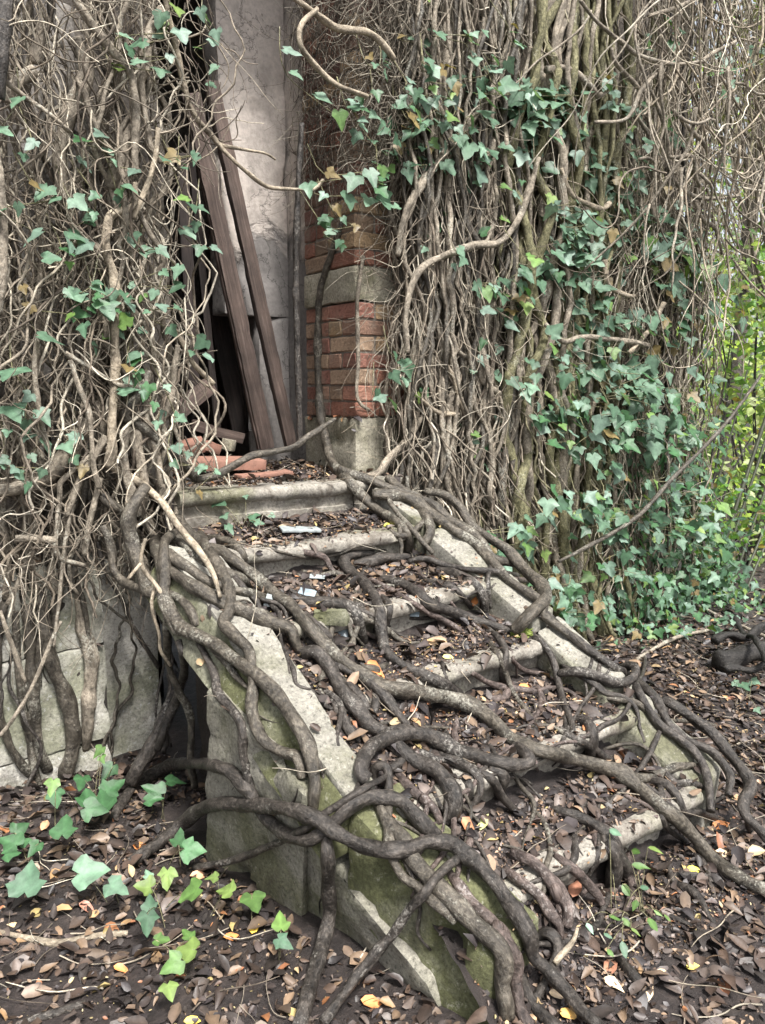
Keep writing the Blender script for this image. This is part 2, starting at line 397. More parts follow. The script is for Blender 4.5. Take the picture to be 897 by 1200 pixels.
hpart('right_wall', (2.56, 2.65, 0.03, 0.4, -0.2, 4.6), M['facade'], cuts=0.12, amp=0.015, seed=3)
hpart('right_wall', (1.932, 2.558, 0.035, 0.4, -0.2, 0.82), M['facade'], cuts=0.1, amp=0.012, seed=5)
hpart('right_wall', (1.932, 2.558, 0.035, 0.4, 2.3, 4.6), M['facade'], cuts=0.1, amp=0.012, seed=6)
hpart('side_wall', (2.35, 2.62, 0.41, 4.0, -0.2, 4.6), M['facade'], cuts=0.3, amp=0.01)
hpart('plaster_patch', (1.42, 1.66, 0.005, 0.028, 0.75, 2.9), M['plaster'], cuts=0.04, amp=0.012, seed=8, chips=2)
hpart('plaster_patch', (1.0, 1.2, 0.005, 0.028, 1.4, 3.6), M['plaster'], cuts=0.04, amp=0.012, seed=9, chips=2)
hpart('plaster_patch', (-1.42, -1.18, -0.006, 0.018, 1.1, 2.7), M['plaster'], cuts=0.04, amp=0.012, seed=10, chips=2)
wd = hpart('window_board', (1.98, 2.25, 0.2, 0.24, 0.85, 2.28), M['wood_red'], amp=0.004)
hpart('window_back', (1.9, 2.6, 0.42, 0.46, 0.7, 2.4), M['dark'])
# doorway: lintel, vestibule
hpart('lintel', (-0.868, 0.358, 0.03, 0.4, 3.75, 4.6), M['facade'], cuts=0.12, amp=0.01)
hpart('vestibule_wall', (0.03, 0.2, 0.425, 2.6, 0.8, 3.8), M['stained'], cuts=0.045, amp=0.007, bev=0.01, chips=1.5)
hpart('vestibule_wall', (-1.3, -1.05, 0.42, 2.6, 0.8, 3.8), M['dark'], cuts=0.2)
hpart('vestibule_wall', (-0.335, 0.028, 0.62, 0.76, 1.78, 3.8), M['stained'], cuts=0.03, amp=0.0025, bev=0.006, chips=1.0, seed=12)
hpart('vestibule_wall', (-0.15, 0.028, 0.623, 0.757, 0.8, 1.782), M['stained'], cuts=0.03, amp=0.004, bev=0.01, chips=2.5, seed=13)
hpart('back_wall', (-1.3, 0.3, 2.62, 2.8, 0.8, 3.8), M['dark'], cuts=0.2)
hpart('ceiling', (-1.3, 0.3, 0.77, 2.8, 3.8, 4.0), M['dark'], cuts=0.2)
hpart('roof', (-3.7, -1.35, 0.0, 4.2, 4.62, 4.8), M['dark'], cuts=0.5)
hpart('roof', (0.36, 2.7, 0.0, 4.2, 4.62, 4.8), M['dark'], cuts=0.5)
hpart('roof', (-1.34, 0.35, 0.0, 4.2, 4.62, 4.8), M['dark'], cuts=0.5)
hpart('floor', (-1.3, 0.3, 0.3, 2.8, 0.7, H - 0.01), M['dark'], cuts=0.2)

def brick_pier(name, x0, x1, y0, y1, z0, z1, seed, tint=1.0):
    r = np.random.default_rng(seed); ch = 0.0745; V = []; F = []; Cc = []
    pal = [(0.34, 0.155, 0.105), (0.37, 0.185, 0.13), (0.29, 0.135, 0.10), (0.34, 0.205, 0.145), (0.36, 0.25, 0.17), (0.25, 0.125, 0.10)]
    bm = bmesh.new(); cl = bm.verts.layers.float_color.new('col')
    def bx(b, c, bev=0.006):
        vs = [bm.verts.new(p) for p in box8(*b)]
        fs = [bm.faces.new([vs[i] for i in f]) for f in ((3, 2, 1, 0), (4, 5, 6, 7), (0, 1, 5, 4), (1, 2, 6, 5), (2, 3, 7, 6), (3, 0, 4, 7))]
        g = bmesh.ops.bevel(bm, geom=list({e for f in fs for e in f.edges}), offset=bev, segments=1, affect='EDGES')
        done = {v for f in g['faces'] for v in f.verts} | {v for v in vs if v.is_valid}
        for v in done:
            v[cl] = (*c, 1); v.co += Vector(r.normal(0, 0.0018, 3))
    bx((x0 + 0.009, x1, y0 + 0.009, y1, z0, z1), (0.24, 0.21, 0.175), 0.004)
    nc = int(round((z1 - z0) / ch))
    for i in range(nc):
        za, zb = z0 + i * ch + 0.0035, z0 + (i + 1) * ch - 0.0035
        def col():
            c = np.array(pal[r.integers(len(pal))]) * r.uniform(0.75, 1.15) * tint
            if r.random() < 0.1: c = np.array((0.42, 0.29, 0.17)) * r.uniform(0.8, 1.1)
            return tuple(c)
        sh = r.uniform(-0.003, 0.003)
        # quoins alternate long on one face, long on the other
        if i % 2 == 0: cx, cy = 0.11, 0.21
        else: cx, cy = 0.21, 0.11
        bx((x0 + sh, min(x0 + cx, x1), y0 + sh, min(y0 + cy, y1), za, zb), col())
        yy = y0 + cy + 0.009
        while yy < y1 - 0.03:
            ye = min(yy + r.choice([0.1, 0.2]), y1); bx((x0 + r.uniform(-0.004, 0.004), x0 + 0.1, yy, ye, za, zb), col()); yy = ye + 0.009
        xx = x0 + cx + 0.009
        while xx < x1 - 0.03:
            xe = min(xx + r.choice([0.1, 0.2]), x1); bx((xx, xe, y0 + r.uniform(-0.004, 0.004), y0 + 0.1, za, zb), col()); xx = xe + 0.009
    me = bpy.data.meshes.new(name); bm.to_mesh(me); bm.free()
    o = link(name, me, M['brick'], house); SOLID.append(o); return o
bp1 = brick_pier('brick_pier', 0.0, 0.355, 0.0, 0.42, 1.285, 1.285 + 0.0745 * 7, 3)
brick_pier('brick_pier', 0.0, 0.355, 0.0, 0.42, 1.965, 1.965 + 0.0745 * 30, 5, 0.8)
brick_pier('window_brickwork', 1.78, 1.93, 0.0, 0.36, 1.25, 1.25 + 0.0745 * 12, 6, 1.0)
hpart('pier_band', (-0.008, 0.354, -0.008, 0.418, 1.81, 1.962), M['base'], cuts=0.03, amp=0.004, seed=5)
hpart('pier_base', (-0.015, 0.354, -0.015, 0.418, H - 0.02, 1.282), M['base'], cuts=0.03, amp=0.004, seed=6)
hpart('wall_foot', (0.0, 0.36, 0.0, 0.3, -0.2, H - 0.03), M['slab'], cuts=0.05)

# ------------------------------------------------------------------ staircase
stairs = empty('stone_staircase', (-0.4, -1.0, 0), 'worn stone staircase of six steps half buried in leaves and roots', 'staircase')
def step_mesh(k):
    zt = H - k * RISE; yn = NOSE[k]; yb = (NOSE[k - 1] + 0.06) if k else 0.32
    x0 = [-0.98, -0.93, -0.92, -0.93, -0.95, -0.95][k]; x1 = [0.0, -0.10, -0.06, 0.0, 0.06, 0.07][k]
    if k == 0: prof = [(yb, zt), (yn + 0.03, zt), (yn + 0.012, zt - 0.003), (yn + 0.002, zt - 0.012), (yn, zt - 0.028), (yn + 0.006, zt - 0.046), (yn + 0.022, zt - 0.056),
                       (yn + 0.03, zt - 0.062), (yn + 0.032, zt - 0.10), (yn + 0.022, zt - 0.103), (yn + 0.022, zt - RISE - 0.1)]
    else: prof = [(yb, zt), (yn + 0.03, zt), (yn + 0.012, zt - 0.003), (yn + 0.003, zt - 0.011), (yn, zt - 0.026), (yn + 0.005, zt - 0.044), (yn + 0.02, zt - 0.052),
                  (yn + 0.045, zt - 0.056), (yn + 0.045, zt - RISE - 0.06)]
    nx = int((x1 - x0) / 0.022); xs = np.linspace(x0, x1, nx); V = []
    for i, x in enumerate(xs):
        for (y, z) in prof:
            p = Vector((x, y, z)); n = mnoise.fractal(p * 12 + Vector((k * 5, 0, 0)), 1, 2, 4); c = mnoise.noise(p * 7 + Vector((k * 9.0, 3, 1)))
            chip = max(0, c - 0.3) * 0.06
            V.append((x, y + n * 0.004 + (chip if z > zt - 0.06 and y < yn + 0.04 else 0), z + n * 0.004 - (chip * 0.5 if z > zt - 0.03 else 0) + 0.006 * math.sin(x * 5 + k)))
    m = len(prof); idx = np.arange(nx * m).reshape(nx, m)
    q = np.stack([idx[:-1, :-1], idx[:-1, 1:], idx[1:, 1:], idx[1:, :-1]], -1).reshape(-1, 4)
    # end caps
    V = np.array(V); caps = []
    for e in (0, nx - 1):
        c = len(V); V = np.concatenate([V, [[xs[e], yb, zt - RISE - 0.06]]])
        for j in range(m - 1): caps.append([idx[e, j], idx[e, j + 1], c, c])
    me = raw_mesh('step', V, q)
    bm = bmesh.new(); bm.from_mesh(me); bm.verts.ensure_lookup_table()
    for a_, b_, c_, _ in caps: bm.faces.new((bm.verts[a_], bm.verts[b_], bm.verts[c_]))
    bmesh.ops.recalc_face_normals(bm, faces=bm.faces); bm.to_mesh(me); bm.free()
    for p in me.polygons: p.use_smooth = True
    me.set_sharp_from_angle(angle=math.radians(50))
    o = link('landing' if k == 0 else 'step', me, M['step'], stairs); SOLID.append(o)
    return o
for k in range(6): step_mesh(k)

# soil and litter lying on the treads
def soil_z(X, Y):
    Z = np.full_like(X, -1.0); yn = [0.6] + NOSE
    ramp_ = np.minimum(nose_line(Y), H + 0.02)
    nz = 0.010 * fbm(X, Y, 9, 3) + 0.006 * fbm(X, Y, 31, 4)
    for k in range(6):
        top = H - k * RISE; back = NOSE[k - 1] + 0.045 if k else 0.6
        m = (Y > NOSE[k] + 0.05) & (Y <= back) if k == 0 else (Y > NOSE[k] + 0.05) & (Y <= NOSE[k - 1] + 0.052)
        t = np.clip((Y - NOSE[k]) / (back - NOSE[k]), 0, 1)
        if k == 0: zz = top - 0.014 + 0.035 * np.clip((Y + 0.1) / 0.5, 0, 1)
        else: zz = top - (0.02 if k < 2 else 0.006) + 0.07 * t ** 1.3
        Z = np.where(m, np.maximum(Z, zz + nz), Z)
    Z = np.where(Y <= NOSE[5] + 0.052, 0.035 + nz, Z)
    # buried corner on the lower left, where the roots hold a bank of leaf mould
    bury = np.clip((-0.42 - X + 0.10 * fbm(X, Y, 6, 8)) / 0.18, 0, 1) * np.clip((-0.8 - Y) / 0.2, 0, 1)
    bury = np.maximum(bury, np.clip((-0.62 - X) / 0.12, 0, 1) * np.clip((-0.5 - Y) / 0.2, 0, 1))
    fade = np.clip((Y + 2.0) / 0.22, 0, 1)
    Z = np.maximum(Z, (ramp_ - 0.028 + nz * 1.6) * bury * fade + (1 - bury) * -1 + (1 - fade) * bury * 0.02)
    return Z
def build_soil():
    xs = np.arange(-1.02, 0.10, 0.0115); ys = np.arange(-2.02, 0.5, 0.0115)
    X, Y = np.meshgrid(xs, ys, indexing='ij'); Z = soil_z(X, Y)
    n, m = X.shape; idx = np.arange(n * m).reshape(n, m)
    q = np.stack([idx[:-1, :-1], idx[1:, :-1], idx[1:, 1:], idx[:-1, 1:]], -1).reshape(-1, 4)
    o = link('leaf_mould', raw_mesh('leaf_mould', np.stack([X, Y, Z], -1).reshape(-1, 3), q), M['soil'])
    return tag(o, 'dark crumbly leaf mould heaped on the stair treads', 'leaf mould', kind='stuff')
SOLID.append(build_soil())

# ------------------------------------------------------------------ balustrades
TOPN = (0, -0.55, 1.0)
def top_pt(px, py, dz=0.0): return on_plane(px, py, (0, -0.25, 1.04 + dz), (0, -0.55, 1.0))
lb = empty('left_balustrade', (-1.1, -1.2, 0), 'broken mossy sloping stone balustrade on the left side of the steps', 'balustrade')
def coping(name, ridge, inner, drop, out, mat, seed, parent):
    a0, a1 = ridge; b0, b1 = inner; d = np.array((0, 0, -drop)); w0 = np.array((-out, -0.0, 0))
    return rough_block(name, [a0 + d + w0, a1 + d + w0, b1 + d, b0 + d, a0, a1, b1, b0], mat, parent, cuts=0.022, amp=0.006, bev=0.014, seed=seed)
r0, r1, r2 = top_pt(190, 640), top_pt(300, 797), top_pt(407, 938)
i0, i1, i2 = top_pt(262, 655), top_pt(345, 752), top_pt(442, 925)
ridge_dir = r2 - r1
o = coping('coping', (r0, r2), (i0, i2), 0.15, 0.075, M['mossy'], 1, lb); SOLID.append(o); COPA = o
# the paler worn top of the coping
up = np.array((0, 0, 0.012))
o = rough_block('coping_top', [r0 + up * 0 - (0, 0, 0.02), r2 - (0, 0, 0.02), i2 - (0, 0, 0.02), i0 - (0, 0, 0.02), r0 + up, r2 + up, i2 + up, i0 + up], M['coping'], lb, cuts=0.02, amp=0.005, bev=0.008, seed=11); SOLID.append(o)
# outer slab of the string wall
fb0, fb1 = on_x(240, 1003, -1.205), on_x(352, 1062, -1.115)
t0, t1 = on_x(243, 806, -1.205), on_x(360, 930, -1.15)
th = np.array((0.06, 0.03, 0))
fb0[2] = -0.05; fb1[2] = -0.05
o = rough_block('string_slab', [fb0, fb1, fb1 + th, fb0 + th, t0, t1, t1 + th, t0 + th], M['slab'], lb, cuts=0.02, amp=0.009, bev=0.014, seed=2, chips=2.2); SOLID.append(o)
# lower coping block and its broken base slabs
q0, q1 = top_pt(408, 944, -0.012), top_pt(580, 1129)
w = np.array((0.20, 0.035, 0))
o = rough_block('coping', [q0 + (-0.02, 0, -0.26), q1 + (-0.015, -0.0, -0.28), q1 + w + (0, 0, -0.28), q0 + w + (0, 0, -0.26), q0, q1, q1 + w, q0 + w], M['mossy'], lb, cuts=0.018, amp=0.009, bev=0.02, seed=3, chips=2.0); SOLID.append(o)
g0 = q0 + (0.0, 0.03, -0.115); g1 = q1 + (-0.005, 0.05, -0.13)
bA, bB = on_z(343, 1062, -0.03), on_z(523, 1198, -0.03); tA, tB = on_x(358, 978, -1.118), on_x(500, 1155, -1.05); bw = np.array((0.16, 0.05, 0))
o = rough_block('base_slab', [bA, bB, bB + bw, bA + bw, tA, tB, tB + bw, tA + bw], M['slab'], lb, cuts=0.02, amp=0.009, bev=0.014, seed=4, chips=2.2); SOLID.append(o)
o = rough_block('core', [(-0.97, -1.75, -0.1), (-0.8, -1.75, -0.1), (-0.8, -0.3, -0.1), (-0.97, -0.3, -0.1), (-0.97, -1.75, 0.1), (-0.8, -1.75, 0.1), (-0.8, -0.3, 0.86), (-0.97, -0.3, 0.86)], M['dark'], lb, cuts=0.06, amp=0.01); SOLID.append(o)  # dark colour stands in for the stair side's shadow in the gap

rb = empty('right_balustrade', (0.05, -1.1, 0), 'narrow sunken stone curb sloping down the right side of the steps', 'balustrade')
def curb(a, b, wa, wb, seed, th=0.13):
    a = np.array(a); b = np.array(b); wa = np.array(wa); wb = np.array(wb); d = np.array((0, 0, -th))
    o = rough_block('coping', [b + d, b + wb + d, a + wa + d, a + d, b, b + wb, a + wa, a], M['coping'], rb, cuts=0.02, amp=0.005, bev=0.01, seed=seed); SOLID.append(o)
curb((-0.13, -0.30, 1.0), (-0.085, -0.57, 0.868), (0.13, 0.02, 0.0), (0.14, 0.02, 0.0), 21)
curb((-0.085, -0.59, 0.84), (-0.015, -1.10, 0.575), (0.14, 0.02, 0.025), (0.14, 0.02, 0.025), 22)
curb((0.015, -1.43, 0.345), (0.085, -1.735, 0.125), (0.16, 0.03, 0.06), (0.20, 0.06, 0.035), 23)
curb((-0.012, -1.12, 0.545), (0.008, -1.41, 0.38), (0.15, 0.03, 0.03), (0.15, 0.03, 0.04), 24)
o = rough_block('core', [(-0.08, -1.72, -0.2), (0.2, -1.72, -0.2), (0.1, -0.0, -0.2), (-0.1, -0.0, -0.2), (0.1, -1.7, 0.06), (0.22, -1.7, 0.06), (0.06, -0.0, 0.9), (-0.1, -0.0, 0.9)], M['slab'], rb, cuts=0.06); SOLID.append(o)
#--END1--
# ------------------------------------------------------------------ tracing roots over the solids
bpy.context.view_layer.update()
def bvh_of(objs):
    V = []; F = []; o = 0
    for ob in objs:
        me = ob.data; n = len(me.vertices); a = np.empty(n * 3, np.float32); me.vertices.foreach_get('co', a)
        mw = np.array(ob.matrix_world); v = a.reshape(-1, 3) @ mw[:3, :3].T + mw[:3, 3]
        V.extend(map(tuple, v)); F.extend(tuple(i + o for i in p.vertices) for p in me.polygons); o += n
    return BVHTree.FromPolygons(V, F)
BV = bvh_of(SOLID)
def hit_depth(px, py):
    d = ray(px, py); ln = np.linalg.norm(d)
    h = BV.ray_cast(Vector(CAM), Vector(d / ln))
    return (h[3] / ln) if h[0] is not None else 9.0
CROP = {'A': (400, 720, 3.7375), 'B': (400, 920, 3.7375), 'C': (600, 780, 3.0202), 'D': (560, 960, 3.7375), 'E': (120, 540, 3.7375), 'F': (320, 600, 3.7375),
        'G': (180, 680, 2.99), 'H': (200, 900, 2.1357), 'I': (420, 560, 3.2036), 'J': (0, 560, 3.3346), 'K': (620, 660, 3.238), 'L': (0, 0, 3.45), 'M': (0, 280, 3.45),
        'N': (420, 0, 3.45), 'O': (420, 280, 3.45), 'P': (640, 0, 3.49), 'Q': (640, 280, 3.49), 'V': (200, 450, 2.99), 'Z': (0, 0, 1.0)}
def parse(s):
    """'E 1,2 3,4 F 5,6' -> photo pixels"""
    out = []; c = 'Z'
    for t in s.split():
        if t in CROP: c = t; continue
        x, y = t.split(','); o = CROP[c]; out.append((o[0] + float(x) / o[2], o[1] + float(y) / o[2]))
    return out
def slope_depth(px, py, dz=0.03):
    d = ray(px, py); n = np.array((0, -0.581, 1.0)); p0 = np.array((0, -0.26, H + dz)); return np.dot(p0 - CAM, n) / np.dot(d, n)
def wall_depth(px, py, off):
    d = ray(px, py); return (-off - CAM[1]) / d[1]
def trace(s, r, mode='ray', lift=0.0, relax=70, bury=1.2, step=3.0):
    pts = parse(s)
    if not hasattr(r, '__len__'): r = [r, r]
    k_th = 0.99 if mode in ('ray', 'slope', 'slopewall') else 1.0
    rr = [v * k_th for v in r]
    q = catmull(pts, step); n = len(q)
    rad = np.interp(np.linspace(0, 1, n), np.linspace(0, 1, len(rr)), rr)
    surf = np.empty(n)
    for i, (x, y) in enumerate(q):
        if mode == 'ray': surf[i] = hit_depth(x, y)
        elif mode == 'slope': surf[i] = min(hit_depth(x, y), slope_depth(x, y, 0.0) + 0.05)
        elif mode == 'slopewall': surf[i] = min(hit_depth(x, y), slope_depth(x, y, 0.0) + 0.05, wall_depth(x, y, 0.1))
        elif mode.startswith('wall'): surf[i] = min(wall_depth(x, y, float(mode[4:])), hit_depth(x, y))
    surf = np.minimum(surf, 7.0)
    # a spike to the far side of an edge is a gap the root bridges
    r_m = rad * surf / FPX
    off = r_m * 0.75 + lift
    d = surf - off
    for _ in range(relax):
        a = d.copy(); a[1:-1] = 0.5 * (d[:-2] + d[2:]); d = np.minimum(d, a)
    for _ in range(12):
        a = d.copy(); a[1:-1] = 0.25 * d[:-2] + 0.5 * d[1:-1] + 0.25 * d[2:]; d = np.minimum(a, surf - off * 0.3 + 0.004)
    if bury:
        for e in range(5):
            wgt = (5 - e) / 5 * bury; d[e] += wgt * r_m[e]; d[-1 - e] += wgt * r_m[-1 - e]
    P = np.array([CAM + ray(x, y) * dd for (x, y), dd in zip(q, d)])
    for _ in range(2): P[1:-1] = 0.25 * P[:-2] + 0.5 * P[1:-1] + 0.25 * P[2:]
    R = rad * d / FPX
    R = R * (1 + 0.06 * np.sin(np.arange(n) * 0.21 + rng.uniform(0, 6)) + 0.05 * np.sin(np.arange(n) * 0.47 + rng.uniform(0, 6)))
    for _ in range(max(1, n // 28)):                 # knuckles
        c = rng.integers(0, n); R *= 1 + rng.uniform(0.06, 0.2) * np.exp(-((np.arange(n) - c) / 4.0) ** 2)
    return P, R
def root(name, cat, label, s, r, mat='root', mode='ray', lift=0.0, relax=70, bury=1.2, group=None, sides=14, wob=0.075, col=None):
    P, R = trace(s, r, mode, lift, relax, bury)
    o = tube_obj(name, P, R, M[mat], sides, wob, col=col)
    if group == G_ROOT and len(P) > 30 and mode in ('ray', 'slope'):          # forks and gripping rootlets grow out of the root
        pr = [project(p) for p in P]
        for _ in range(max(1, len(P) // 45)):
            i = rng.integers(8, len(P) - 8); x, y, z = pr[i]; a = math.atan2(pr[i + 4][1] - pr[i - 4][1], pr[i + 4][0] - pr[i - 4][0]) + rng.choice([-1, 1]) * rng.uniform(0.35, 0.8)
            big = rng.random() < 0.45; r0 = R[i] * FPX / z * (rng.uniform(0.45, 0.7) if big else rng.uniform(0.12, 0.25)); ln = rng.uniform(35, 90) if big else rng.uniform(15, 45); m = 5; q = [(x, y)]
            for j in range(m): a += rng.normal(0, 0.3); q.append((q[-1][0] + ln / m * math.cos(a), q[-1][1] + ln / m * math.sin(a)))
            p2, r2 = trace('Z ' + ' '.join('%.1f,%.1f' % t for t in q), [r0 * 1.25, r0, r0 * 0.8, r0 * 0.4], 'ray', 0.0, 30, 0)
            k = min(6, len(p2)); wt = np.linspace(1, 0, k)[:, None] ** 1.5; p2[:k] += (P[i] - p2[0]) * wt
            p2[-3:] += RT * 0 - np.array([0, 0, 1]) * np.array([0.2, 0.6, 1.0])[:, None] * r2[0] * 0.8
            v, f, a = tubes(p2[None], r2[None], 9, None, wob); fo = link('fork' if big else 'rootlet', raw_mesh('fork', v, f, a), M[mat]); fo.parent = o
    return tag(o, label, cat, group)

G_ROOT = 'ivy roots sprawling over the stairs'
def rt(label, s, r, **k):
    k.setdefault('group', G_ROOT); return root('ivy_root', 'root', label, s, r, **k)

rt('long dark root arching from the left ground across the slab to the bottom edge', 'Z 152,1012 H 0,165 90,97 200,92 300,105 370,130 430,170 500,200 570,205 650,185 700,190 B 520,280 600,350 680,440 760,550 815,640 835,720 D 245,600 300,655 380,745 450,830 525,900 560,940', [7, 8, 8.5, 9, 9, 10, 8, 7], lift=0.03)
rt('root bowing out of the seedlings and dipping under the long dark root', 'Z 132,960 150,930 180,906 211,895 261,900 291,926 303,948 326,971 361,985 388,966 412,944 B 110,55 200,55 270,75 320,125 370,185 420,228', [6, 6.5, 7, 8, 9, 9], lift=0.015)
rt('thin brown root with a peeled tip lying across the knot of roots', 'H 60,250 160,230 260,190 330,155 400,105 470,60 550,15', [4, 4.5, 4.5, 3.5], lift=0.03)
rt('straight dark root dropping from the knot to the bottom edge of the ground', 'H 390,165 395,260 395,380 370,480 340,580 318,660', [8, 8, 9, 9], lift=0.02)
rt('fattest grey root lying along the top of the lower mossy block', 'B 150,60 190,140 250,230 310,320 380,400 450,470 540,560 620,640 695,715 718,790 706,880 728,1010', [6.5, 8, 9.5, 10.5, 11.5, 11.5, 11, 10], mat='root_grey', lift=0.01)
rt('root hugging the upper edge of the mossy block beside the fattest root', 'B 210,-10 205,100 207,200 230,330 280,410 340,450 400,510 470,560 500,590', 5.8, mat='root_grey', lift=0.012)
rt('pinkish root twisting down behind the fat root to the leafy ground', 'B 470,380 540,480 640,580 720,660 D 80,470 140,560 175,640 170,720 180,820 215,890 240,930', [6, 7, 8, 8, 7], mat='root_red')
rt('smooth dark branch root peeling off towards the bottom edge', 'D 195,690 220,770 270,840 330,900 370,940', [6, 7, 7])
rt('small humped pinkish root beside the bottom steps, outermost of three', 'D 120,225 200,280 270,340 320,410 358,465 362,520', [6, 6.5, 6, 5], mat='root_red', lift=0.01)
rt('middle of three humped pinkish roots beside the bottom steps', 'D 150,150 250,190 320,270 370,340 402,400 390,470', [6, 7, 7.5, 7], mat='root_red', lift=0.01)
rt('innermost of three humped pinkish roots beside the bottom steps', 'D 340,165 420,220 480,280 525,330 560,400', [5, 6, 5.5, 4], mat='root_red')
rt('curled root stub hooking down below the three humped roots', 'D 262,515 300,495 335,515 352,555 345,610 310,680 270,760 240,800', [6, 7, 6, 5])
rt('very long grey root running diagonally from the doorway side to the lower right corner', 'E 330,250 380,320 440,365 530,405 620,470 700,530 780,605 F 70,400 150,490 220,570 300,650 400,720 500,765 600,785 720,805 A 440,355 540,385 620,430 690,490 750,550 C 80,295 180,320 280,345 380,380 450,430 520,490 590,550 650,610 720,690 790,740 850,775 897,792 940,815', [7, 7, 7.5, 8, 9, 8.5, 8, 8, 8, 8], lift=0.015, mat='root_grey', relax=110)
rt('grey root swinging down the mossy face of the upper coping', 'E 215,300 235,380 265,470 270,560 290,650 345,725 G 130,180 220,230 320,300 390,360 450,420 500,500 540,580 560,660 568,720 558,800', [7, 7, 7.5, 8, 8.5, 8, 8], lift=0.012, mat='root_grey')
rt('S shaped root looping down over the pale worn coping', 'E 430,330 480,420 530,500 560,590 555,660 530,715 590,770 640,830 G 345,300 348,370 345,440 358,510 395,570 450,600 505,620 525,690', 6.8, lift=0.012, mat='root_grey')
rt('dark thin root clinging to the outer slab of the balustrade', 'G 160,220 210,320 230,400 290,470 315,540 312,600 330,680 352,760', [4, 5.5, 5, 6], mat='root')
rt('thick root curving off the coping into the heap of roots on the middle steps', 'F 122,620 185,610 235,660 280,740 330,820 390,880 A 130,490 180,520 240,572 330,645 410,675 460,730 495,800 490,870 B 455,160', [7, 8, 9, 9, 9, 9, 8.5], lift=0.008)
rt('broad looping root like a question mark at the centre of the lower steps', 'A 112,725 85,690 92,640 130,580 190,545 260,520 340,525 420,545 500,590 600,625 690,650 780,660 828,640 800,600 755,575', [9, 9, 9, 8.5, 9, 8, 6], lift=0.022)
rt('wavy root falling from the second step across the middle treads', 'F 440,180 360,185 312,207 325,250 380,290 430,350 465,420 478,520 490,600 540,655 620,695 710,735 810,795', [4, 6, 6.5, 6.5, 6.5, 6, 6.5, 7], lift=0.006)
rt('short stout root lying level on the third tread', 'F 355,238 430,215 510,198 590,207', [6, 7, 6, 5])
rt('short forked root beside the wavy root on the third tread', 'F 465,365 508,400 508,450 490,505', 4.5)
rt('root running from the third tread down to the right curb', 'F 475,298 560,312 630,350 680,400 I 310,490 400,520 500,553 575,585', [5.5, 6.5, 6, 6])
rt('thin pale root slanting below the one to the right curb', 'F 415,290 520,345 600,390 680,440 760,480 822,522', 3.6, mat='root_red')
rt('thin dark root stretched level across the third step to the curb', 'I 190,315 250,303 330,328 420,345 520,352 615,372', 3.6, lift=0.02)
rt('bent root dropping over the third nosing near the curb', 'I 300,345 380,365 440,400 470,450 482,525', 5)
rt('tiny looped root standing up against the curb', 'I 522,298 495,340 485,400 495,485', 3)
rt('gnarled root bridging the broken third nosing', 'I 245,390 340,405 390,440 422,485', 4)
rt('root coming off the pier foot and turning down over the second step', 'Z 401,261 387,303 375,345 373,420 375,476 V 540,170 560,260 590,305 650,370 720,435 790,480 835,530 832,590', [3.5, 4, 4.2, 4.5, 5.2, 5.5, 5.5, 5], mat='root_grey')
rt('root sweeping from the pier foot along the wall side of the curb', 'V 590,300 680,330 780,370 870,400 I 60,60 140,62 220,90 280,140 350,190 430,240 500,310 560,380 640,430 700,475 K 50,190 120,245 190,300 255,350', [5, 5.5, 6, 6.5, 6, 5.5, 5, 5], mode='slopewall', lift=0.01, mat='root_grey')
rt('hooked thick root ending in a bend beside the curb', 'I 250,50 330,65 380,110 430,180 500,230 570,280 612,332 670,385 706,437 680,480 630,527 586,575', [4, 5, 5, 5.5, 6, 7, 8, 8, 7], mode='slopewall', lift=0.05, mat='root_grey')
rt('root running close along the curb from the doorway', 'I 110,0 200,70 280,100 330,150 400,190 460,240 500,300 590,322', [5, 6, 6.5, 6, 5], mode='slopewall', lift=0.02, mat='root_grey')
rt('slim root crossing the upper end of the curb', 'I 90,15 130,110 200,190 250,250 282,285', 3, mode='slopewall', lift=0.02, mat='root_grey')
rt('short root stump rising over the head of the curb', 'I 225,100 262,160 270,210 245,250', 6, mode='slopewall', mat='root_grey')
rt('knotted loop of root behind the lowest curb stone', 'K 115,420 190,410 260,428 320,452 370,450 405,425 408,398 380,388 350,400', [5, 6, 6, 6, 6, 5], mode='slope', lift=0.02)
rt('root along the ground leading into the knotted loop', 'K 55,185 120,240 190,300 260,350 320,392 365,418', [4.5, 5, 5], mode='slope', lift=0.01)
rt('root lying along the middle of the lowest curb stone', 'C 425,45 470,130 520,205 590,260 645,305 682,360 698,430 704,515', 5, mode='slope', lift=0.012)
rt('root gripping the outer edge of the lowest curb stone', 'C 440,55 490,95 530,155 560,215 615,262 700,300 750,350 775,400 765,460', [6, 6, 5.5, 5, 4.5], mode='slope', lift=0.012)
rt('dark outermost root snaking past the lowest curb stone to the right', 'C 530,120 590,150 660,200 720,250 770,310 820,375 846,430 822,475 825,525 860,565 900,605 940,640', [5, 6, 6.5, 7, 7, 6, 5.5], mode='slope')
rt('stubby root hanging over the fifth nosing', 'C 468,400 540,420 590,470 612,545', [4.5, 5.5, 5])
rt('short flat root joining the foot of the lowest curb stone', 'C 608,520 680,520 725,545', 4)
rt('thin wriggling root crossing the fourth tread', 'K 0,265 60,310 95,380 115,460 135,540 160,600 172,695', 4)
rt('stout root drooping over the fourth nosing', 'K 178,590 230,612 242,680 230,740', [5, 6.5, 6])
rt('root bent over the middle of the fourth nosing', 'A 640,68 695,110 722,170 708,240 714,300', 4.8)
rt('curled root stub like a comma on the fourth tread', 'A 742,305 728,350 680,376 628,368', [5, 6, 5], mat='root_red')
rt('lower of two roots running off the coping into the heap', 'F 155,560 190,600 250,650 330,695 420,745 A 150,320 210,380 260,450 302,508', [5, 5.5, 5.5, 5], lift=0.008)
rt('small twisted root under the long diagonal root', 'F 295,730 370,790 405,850 412,890', 5)
